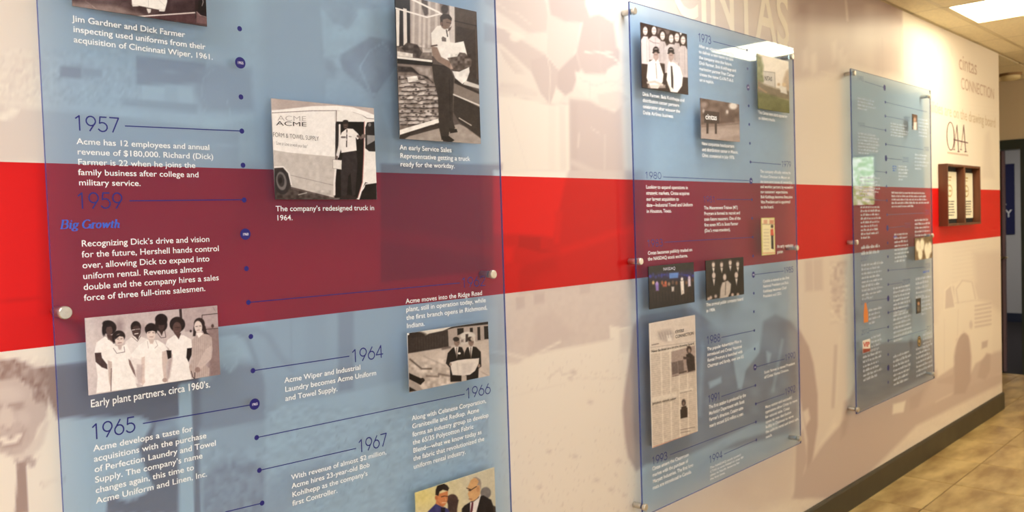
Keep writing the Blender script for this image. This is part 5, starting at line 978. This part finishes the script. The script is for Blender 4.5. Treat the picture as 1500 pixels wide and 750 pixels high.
def pr_crowd(p):
    p.c[:] = (24, 18, 22); p.at(900, 350, 5)
    p.poly([(248, 170), (590, 160), (590, 250), (248, 260)], (26, 24, 24), 1); p.poly([(260, 255), (590, 230), (590, 300), (260, 300)], (40, 34, 78), 4, .8)
    random.seed(5)
    for k in range(16): p.ell(262+21*k, 272-k*.8+random.uniform(-10, 10), random.uniform(6, 12), random.uniform(5, 14), (50, 56, random.randint(110, 180)), 1.2, .8)
    p.poly([(400, 250), (470, 245), (466, 285), (404, 290)], (96, 140, 206), 1, .9)
    for k, (x_, y_, r_, g_, b_) in enumerate(((285, 320, 200, 170, 120), (312, 325, 190, 160, 210), (350, 320, 150, 90, 60), (375, 322, 190, 100, 70), (400, 330, 150, 120, 100), (428, 318, 90, 70, 60), (455, 322, 120, 80, 60), (495, 295, 236, 226, 220), (548, 285, 200, 180, 210), (528, 320, 110, 80, 60), (575, 300, 90, 60, 50))):
        p.poly([(x_-12, y_), (x_+12, y_), (x_+14, y_+70), (x_-10, y_+70)], (36, 26, 26), 1, .8); p.ell(x_, y_, 9, 14, (r_, g_, b_), .9)
    p.poly([(298, 325), (325, 325), (325, 380), (305, 380)], (150, 124, 200), 1.2, .9); p.poly([(482, 310), (508, 305), (512, 400), (490, 410)], (236, 224, 212), .9); p.poly([(538, 295), (558, 292), (560, 345), (540, 350)], (220, 204, 214), 1); p.poly([(418, 350), (438, 350), (436, 385), (420, 385)], (206, 196, 190), 1); p.poly([(350, 330), (386, 335), (384, 350), (356, 350)], (206, 96, 70), 1.2, .8)
    for k in range(14): p.line([(270+23*k, 380), (274+23*k, 450)], 3, (80, 50, 44), 1, .5)
o = photo(p2, (950, 390), (1016.4, 384), (1017.4, 442.6), (951.4, 453.4), YQ, pr_crowd, .5, 'dark colour print of a crowd at a stock exchange')
stamp(o, 'NASDAQ', (972, 396.2), (989, 394.8), 4.2, M['white_fill'])
def pr_board(p):
    p.c[:] = (34, 28, 26); p.at(900, 350, 5)
    for k, (x_, y_) in enumerate(((725, 185), (785, 185), (848, 170), (903, 180))):
        p.poly([(x_-28, y_+50), (x_+28, y_+46), (x_+32, y_+150), (x_-28, y_+150)], (22, 16, 16), 1); p.ell(x_, y_+4, 11, 21, (214, 200, 190), .8); p.poly([(x_-8, y_+28), (x_+9, y_+28), (x_+2, y_+64)], (228, 220, 212), .8); p.line([(x_-10, y_-12), (x_+10, y_-14)], 7, (90, 70, 62), .8, .8)
    p.poly([(790, 320), (830, 305), (855, 330), (850, 390), (830, 430), (770, 440), (778, 360)], (190, 178, 168), 1); p.ell(808, 280, 12, 24, (208, 192, 182), .8); p.line([(815, 320), (812, 410)], 5, (90, 80, 76), .7)
    for x_, y_ in ((728, 268), (893, 265)): p.poly([(x_-35, y_+55), (x_+30, y_+50), (x_+44, y_+150), (x_-42, y_+150)], (26, 20, 20), 1); p.ell(x_, y_, 13, 23, (208, 192, 182), .8); p.poly([(x_-8, y_+26), (x_+9, y_+26), (x_+2, y_+74)], (222, 214, 206), .8)
    for x_, y_ in ((706, 430), (742, 420), (690, 440), (865, 410), (905, 408)): p.ell(x_, y_, 10, 13, (190, 170, 158), 1)
photo(p2, (1033.6, 381), (1089, 377), (1090, 431), (1035, 440), YQ, pr_board, .5, 'black and white print of seven board members in suits')
def pr_news(p):
    p.c[:] = (212, 198, 184); p.at(945, 455, 3.576)
    for k in range(44): p.line([(20, 235+11*k), (290, 200+10.2*k)], 4, (190, 174, 160), .7, .7)
    for pts in ([(82, 200), (96, 720)], [(130, 190), (140, 700)], [(178, 330), (184, 680)], [(222, 320), (228, 660)], [(20, 190), (38, 720)]): p.line(pts, 6, (228, 216, 202), .7, .9)
    p.poly([(15, 40), (275, 0), (275, 168), (22, 205)], (214, 200, 188), .8, .95); p.poly([(66, 110), (95, 100), (130, 95), (150, 120), (140, 160), (110, 165), (75, 150)], (182, 168, 160), 2.2, .8); p.poly([(112, 130), (140, 125), (140, 160), (118, 160)], (240, 232, 222), 1.2, .8)
    for k in range(5): p.line([(72+15*k, 118-3*k), (84+13*k, 150-3*k)], 4, (160, 146, 140), .8, .7)
    p.line([(36, 180), (70, 173)], 4, (90, 76, 70), .6, .8); p.line([(22, 195), (275, 160)], 2, (150, 136, 126), .5, .7); p.line([(30, 222), (268, 188)], 4, (236, 226, 214), 1, .5)
    p.poly([(138, 215), (262, 182), (262, 320), (140, 345)], (166, 148, 140), .7); p.poly([(138, 272), (200, 258), (204, 318), (142, 336)], (112, 98, 94), .8); p.line([(170, 265), (174, 325)], 3, (150, 134, 128), .6)
    p.poly([(215, 230), (235, 220), (258, 240), (262, 312), (225, 322), (218, 280)], (48, 38, 38), .8); p.ell(230, 205, 13, 20, (60, 46, 44), .8); p.ell(231, 210, 7, 11, (140, 120, 110), .8); p.poly([(200, 240), (236, 246), (236, 256), (200, 254)], (70, 56, 54), .8)
    p.line([(180, 328), (215, 318)], 7, (60, 46, 42), .8, .9); p.line([(145, 345), (175, 338)], 3, (120, 100, 94), .7)
    p.poly([(36, 455), (165, 425), (165, 448), (38, 480)], (222, 210, 196), .8); p.line([(180, 425), (245, 410)], 14, (222, 210, 196), .8); p.line([(184, 432), (242, 418)], 3, (120, 104, 96), .6, .7)
    p.poly([(184, 520), (222, 508), (222, 558), (186, 566)], (44, 34, 34), .7); p.ell(202, 482, 11, 18, (56, 44, 42), .8); p.ell(202, 486, 6, 9, (130, 110, 102), .8); p.poly([(190, 505), (215, 498), (220, 515), (188, 525)], (50, 40, 38), .8)
    p.line([(186, 625), (260, 610)], 2, (90, 74, 68), .5); p.line([(186, 640), (235, 630)], 2, (90, 74, 68), .5); p.noise((20, 180, 275, 700), 2.2, 7, 30)
    p.line([(38, 716), (275, 634)], 4, (196, 130, 110), .5, .8); p.line([(24, 70), (38, 716)], 4, (236, 226, 214), .4, .8); p.line([(262, 22), (275, 634)], 4, (236, 226, 214), .4, .8)
o = photo(p2, (951.2, 474), (1018.3, 461.2), (1021.9, 632.6), (955.6, 655.5), YQ, pr_news, .45, 'newspaper front page print')
stamp(o, 'cintas', (989, 488.5), (1002, 485.6), 5.5, M['dark_ink'], weight=.01); stamp(o, 'CONNECTION', (989.5, 495.6), (1016, 490), 4.6, M['dark_ink'], weight=.01)
stamp(o, 'New facilities are on the drawing board', (954.8, 516.6), (1016.6, 504.4), 3.6, M['dark_ink'], weight=.01)
stamp(o, 'product rentals junior', (956, 593), (991, 584.5), 3.6, M['dark_ink'], weight=.01)

# ---------------- third panel (its small print cannot be read: word-shaped strokes stand in for it)
q = lambda a, b: tuple(xz((a, b), -.05))
p3 = acrylic_panel(4.425, 5.655, .505, 2.295, [q(1251.5, 107), q(1361, 141), q(1255, 355), q(1366, 345), q(1256.5, 600), q(1367.5, 548)],
    'farthest blue acrylic timeline panel, with tiny unreadable text and only small pictures')
M['ink_soft'] = mat('muted navy ink', (74, 80, 124), rough=.4)
M['white_soft'] = mat('thin white ink', (200, 206, 220), rough=.4)
def block(panel, tl, br, rows, seed, m, name='caption', ragged=.8):
    a = xz(tl, YP); b = xz(br, YP); rnd = random.Random(seed); dz = (a[1]-b[1])/rows; ink = Ink(YP)
    for r_ in range(rows):
        zc = a[1]-dz*(r_+.5); x_ = a[0]; end = a[0]+(b[0]-a[0])*rnd.uniform(ragged, 1.0)*(1 if r_ < rows-1 else rnd.uniform(.4, .9))
        while x_ < end:
            n = rnd.choice((2, 3, 4, 5, 7))
            for c_ in range(n):                       # a word is a row of little letter strokes
                h_ = rnd.choice((.40, .40, .40, .62)); ink.rect(x_, x_+.0055, zc-dz*.2, zc-dz*.2+dz*h_); x_ += .0078
                if x_ > end: break
            x_ += .010
    return ink.build(name, m, panel)
D3 = [((1296.9, 149.6), (1358, 164)), ((1296.9, 170), (1323.5, 175.3)), ((1297.2, 190.9), (1267, 185)), ((1297.6, 211.3), (1353, 219.3)), ((1297.9, 231.8), (1321.8, 234.2)), ((1298.3, 252.6), (1282, 250.8)),
      ((1299.3, 293.8), (1267, 292)), ((1299.6, 314.6), (1355, 312)), ((1300, 334), (1325, 331.2)), ((1301.2, 396), (1355, 391.2)), ((1301.2, 416.8), (1322, 414)), ((1301.2, 437.2), (1272.5, 441.2)), ((1301.2, 458), (1328, 450)), ((1301.2, 478.8), (1274, 484.8)), ((1301.2, 498.8), (1358, 482)), ((1295.8, 128.5), (1267, 119.5))]
for a_, b_ in D3: rule(p3, a_, b_, .0026, YP, M['ink_soft'])
dots(p3, YP-.0004, [(1296.9, 149.6), (1296.9, 170), (1297.2, 190.9), (1297.6, 211.3), (1298.3, 252.6), (1298.6, 273), (1299.3, 293.8), (1299.6, 314.6), (1300.4, 356), (1300.8, 376), (1301.2, 396), (1301.2, 416.8), (1301.2, 458), (1301.2, 478.8), (1301.2, 498.8), (1301.2, 519.2), (1301.2, 560)],
     [((1295.8, 128.5), ''), ((1297.9, 231.8), ''), ((1300, 334), ''), ((1301.2, 437.2), ''), ((1301.2, 538.8), '')], .0085, .017, M['ink'])
for t_, x_, y_, w_ in (('1995', 1256, 118.5, 9), ('1997', 1324.5, 178.5, 8), ('1998', 1257, 187, 10), ('1999', 1354, 222.5, 6.5), ('2000', 1322.5, 237.5, 8.5), ('2004', 1355.6, 314.5, 6), ('2005', 1325.6, 334.5, 8), ('2007', 1261.5, 382.5, 10.5), ('2008', 1355.5, 393.5, 7), ('2009', 1323, 417, 10), ('2010', 1262, 446, 10), ('2011', 1328.5, 453, 7), ('2012', 1262.5, 490, 11), ('2013', 1358, 485, 6)):
    year(p3, t_, (x_, y_), (x_+w_, y_-(0 if y_ < 330 else 1.5)), 7.5, YP, M['ink_soft'], weight=.0)
BL = [((1256, 141), (1283, 166), 4), ((1304.5, 178.5), (1332, 204), 5), ((1345.5, 172), (1360, 203), 6), ((1257, 193), (1289, 229), 7), ((1340, 224), (1360, 251), 5), ((1316, 241), (1330.5, 266), 5), ((1259.5, 257.5), (1289.6, 289), 6), ((1306, 280), (1361.5, 304), 5), ((1260.5, 301), (1291, 349), 9), ((1340, 320), (1364, 346), 5), ((1310, 341), (1332, 383), 8), ((1261.5, 359), (1294, 372), 2), ((1262, 386), (1294, 435), 9), ((1308.5, 420), (1335, 455), 7), ((1341.5, 406), (1364, 434), 5), ((1350, 434), (1364.5, 459), 5), ((1272.5, 452), (1292, 472), 4), ((1308.5, 460), (1336, 494), 7), ((1276, 492), (1292, 512), 4), ((1264, 514), (1292, 550), 7), ((1308.5, 520), (1335, 556), 7), ((1352, 488), (1366, 508), 4), ((1342, 509), (1366, 544), 7)]
for k, (a_, b_, n) in enumerate(BL): block(p3, a_, b_, n, 40+k, M['white_soft'])
def pr_por(p):
    p.c[:] = (96, 72, 60); p.at(1230, 80, 2.886); p.ell(317, 275, 6, 9, (196, 160, 140), .8); p.poly([(312, 285), (326, 285), (326, 320), (312, 320)], (220, 216, 216), .8); p.poly([(305, 270), (312, 262), (311, 300), (306, 300)], (40, 30, 30), .8)
photo(p3, (1336.4, 166.6), (1343.6, 168.6), (1344, 190.9), (1336.8, 189.4), YQ, pr_por, .4, 'tiny colour portrait print')
def pr_grp(p):
    p.c[:] = (120, 100, 76); p.at(1230, 320, 2.5); p.noise((275, 60, 345, 155), 3, 20, 3)
    for x_, y_ in ((287, 100), (302, 96), (318, 112), (330, 108), (295, 130), (322, 130)): p.ell(x_, y_, 8, 22, (238, 230, 210), .8)
photo(p3, (1340, 348.5), (1365.5, 346.5), (1366, 378), (1340.5, 381), YQ, pr_grp, .4, 'small print of a group dressed in white')
def pr_sm(p):
    p.c[:] = (52, 44, 42); p.at(1230, 320, 2.5); p.ell(289, 312, 4, 7, (190, 150, 120), .7); p.poly([(284, 322), (293, 322), (293, 340), (285, 340)], (120, 110, 100), .8)
photo(p3, (1342.4, 437.4), (1348.8, 436.6), (1349.2, 458.4), (1342.8, 459.4), YQ, pr_sm, .4, 'tiny dark portrait print')
def pr_vip(p):
    p.c[:] = (236, 230, 222); p.at(1230, 320, 2.5); p.poly([(85, 478), (112, 476), (112, 492), (86, 494)], (150, 60, 50), .8)
o = photo(p3, (1263.8, 498.8), (1274.6, 497), (1275, 514.6), (1264.2, 517), YQ, pr_vip, .4, 'small white print with red letters')
stamp(o, 'VIP', (1264.6, 508.6), (1274, 507.2), 7, M['red_ink'], weight=.03)
ink = Ink(YP); c_ = xz((1268.4, 458.5), YP); ink.add([(c_[0]-.03, c_[1]-.05), (c_[0]+.03, c_[1]-.05), (c_[0]+.03, c_[1]), (c_[0]+.005, c_[1]+.055), (c_[0]-.015, c_[1]+.055), (c_[0]-.03, c_[1])], [(0, 1, 2, 3, 4, 5)]); ink.build('orange_logo', M['orange_ink'], p3)
ink = Ink(YP); c_ = xz((1346.5, 500), YP); ink.disc(c_, .034); o = ink.build('round_logo', M['dark_ink'], p3)
ink = Ink(YP-.0005); ink.ring(c_, .028, .028, .006, .006); ink.disc((c_[0], c_[1]), .012); ink.build('logo_ring', M['gold_ink'], o)
block(p3, (1307.5, 242), (1314.5, 252), 3, 91, M['ink2'], 'heading'); block(p3, (1309, 344.5), (1317, 349.5), 1, 92, M['ink2'], 'heading'); block(p3, (1352, 395), (1366, 400), 1, 93, M['ink2'], 'heading', .95)

# ================================================================== LETTERING ON THE MURAL
YM = -.0012
def wallword(t, pa, pb, hpx, m, weight=0., shear=0., name='mural_lettering'): return stamp(wall, t, pa, pb, hpx, m, YM, weight, name, shear)
wallword('CINTAS', (985, 18), (1156, 70), 92, M['letter_cream'], weight=.015)
wallword('cintas', (1405, 101), (1431, 110), 21, M['letter_mauve'])
wallword('CONNECTION', (1408, 130), (1456, 145.5), 17, M['letter_mauve'])
wallword('ilities are on the drawing board', (1364, 164), (1458, 187), 17, M['letter_faint'])
# tall thin monogram with a crossbar
ink = Ink(YM)
def wl(a, b, w): ink.line(xz(a, YM), xz(b, YM), w)
c_ = xz((1392.5, 199.5), YM); rx_ = (xz((1398.5, 200), YM)[0]-xz((1386.5, 199), YM)[0])/2; rz_ = (xz((1392.5, 178.5), YM)[1]-xz((1392.5, 220.5), YM)[1])/2
ink.ring(c_, rx_, rz_, .018, .006)
for ax, bx, cx_ in ((1396.5, 1401.8, 1404.2), (1406.8, 1411.6, 1414.6)):
    wl((ax+1, 218), (bx, 184), .009); wl((bx, 183), (cx_, 222), .017); wl((ax-.5, 219), (ax+2.5, 219.3), .006); wl((cx_-1.8, 222), (cx_+1.8, 222.4), .006)
wl((1396.5, 204.4), (1418, 209.3), .008)
o = ink.build('wall_monogram', M['letter_dark'], wall)
ink = Ink(YM)
for k in range(14): a_ = 1388+2.2*k; wl((a_, 223.5+.14*(a_-1388)), (a_+1.5, 223.7+.14*(a_-1388)), .012)
ink.build('wall_monogram_line', M['letter_mauve'], wall)

# ================================================================== SHADOW BOXES
def shadow_box(x0, x1, label):
    t = empty('shadow_box', ((x0+x1)/2, 0, 1.45), label, 'display frame', 'wooden shadow boxes by the end of the wall')
    z0, z1, d, w = 1.450, 1.852, .056, .014
    boxes('frame_side', [(x0, x0+w, -d, -.001, z0, z1)], M['wood'], t); boxes('frame_side', [(x1-w, x1, -d, -.001, z0, z1)], M['wood'], t)
    boxes('frame_rail', [(x0+w, x1-w, -d, -.001, z0, z0+w)], M['wood'], t); boxes('frame_rail', [(x0+w, x1-w, -d, -.001, z1-w, z1)], M['wood'], t)
    box('backing', x0+w, x1-w, -.006, -.001, z0+w, z1-w, M['black'], t)
    c = box('certificate', x0+.05, x1-.022, -.011, -.006, z0+.045, z1-.045, M['card'], t)
    ink = Ink(-.0114); cx = (x0+x1)/2+.012; cz = (z0+z1)/2
    ink.ring((cx, cz+.03), .055, .042, .010, .010); ink.line((cx-.04, cz+.12), (cx+.04, cz+.12), .010); ink.line((cx-.025, cz+.1), (cx+.025, cz+.1), .008); ink.line((cx-.02, cz+.03), (cx+.035, cz+.03), .012)
    ink.build('emblem', M['gold_ink'], c)
    ink = Ink(-.0114); rnd = random.Random(int(x0*100))
    for k in range(6):
        z = cz-.045-.018*k; x = cx-.08
        while x < cx+.08: w_ = rnd.uniform(.006, .03); ink.rect(x, x+w_, z, z+.008); x += w_+.006
    ink.build('printed_lines', M['dark_ink'], c)
    ink = Ink(-.0114); ink.disc((cx-.085, cz-.125), .014); ink.build('seal', mat('green seal ink', (90, 140, 70)) if x0 > 6.1 else M['red_ink'], c)
shadow_box(5.915, 6.279, 'brown wooden shadow box nearer the blue panels, left of a touching pair')
shadow_box(6.281, 6.645, 'brown wooden shadow box nearer the wall end, right of a touching pair')

# ================================================================== CORRIDOR END
c0 = onZ(1480.5, 114, 2.70); t = empty('smoke_detector', (c0[0], c0[1], H), 'round ivory smoke detector on the ceiling past the mural wall', 'smoke detector')
lathe('detector_base', (c0[0], c0[1], H-.003), (0, 0, -1), [(0, .088), (.020, .088), (.022, .080)], M['smoke_base'], t)
lathe('detector_cap', (c0[0], c0[1], H-.025), (0, 0, -1), [(0, .078), (.022, .076), (.034, .060), (.038, .030)], M['white_plastic'], t)
dl = box('door_leaf', XB+.04, XB+.085, .392, DY1-.002, .01, DZ-.004, M['doorwood'], bev=.002); tag(dl, 'dark door leaf standing closed behind the end of the mural wall', 'door')
box('leaf_edge', XB+.037, XB+.088, .372, .391, .01, DZ-.004, M['dooredge'], dl)
hn = lathe('door_handle', (XB+.0402, .43, 1.09), (-1, 0, 0), [(0, .026), (.008, .026), (.010, .011), (.045, .011)], M['steel'], dl); hn['label'] = 'steel lever handle'
hl = lathe('lever', (XB-.01, .44, 1.09), (0, -1, .05), [(0, .010), (.10, .010), (.105, .006)], M['steel'], hn, 12)
bn = box('wall_banner', 13.185, 13.198, 1.245, 1.95, 1.20, 2.165, M['banner']); tag(bn, 'navy banner with white capitals on the wall of the room beyond', 'banner')
def xword(t, y0, y1, z0, z1, m, parent):
    co, f = glyphs(t, .02); a, b = co[:, 0].min(), co[:, 0].max(); h = co[:, 1].max()
    return pydata('banner_lettering', [(13.183, y1-(p[0]-a)/(b-a)*(y1-y0), z0+p[1]/h*(z1-z0)) for p in co], f, m, parent)
xword('YOUR', 1.338, 1.72, 1.61, 1.70, M['white_ink'], bn); xword('TODAY', 1.275, 1.72, 1.44, 1.54, M['white_ink'], bn)
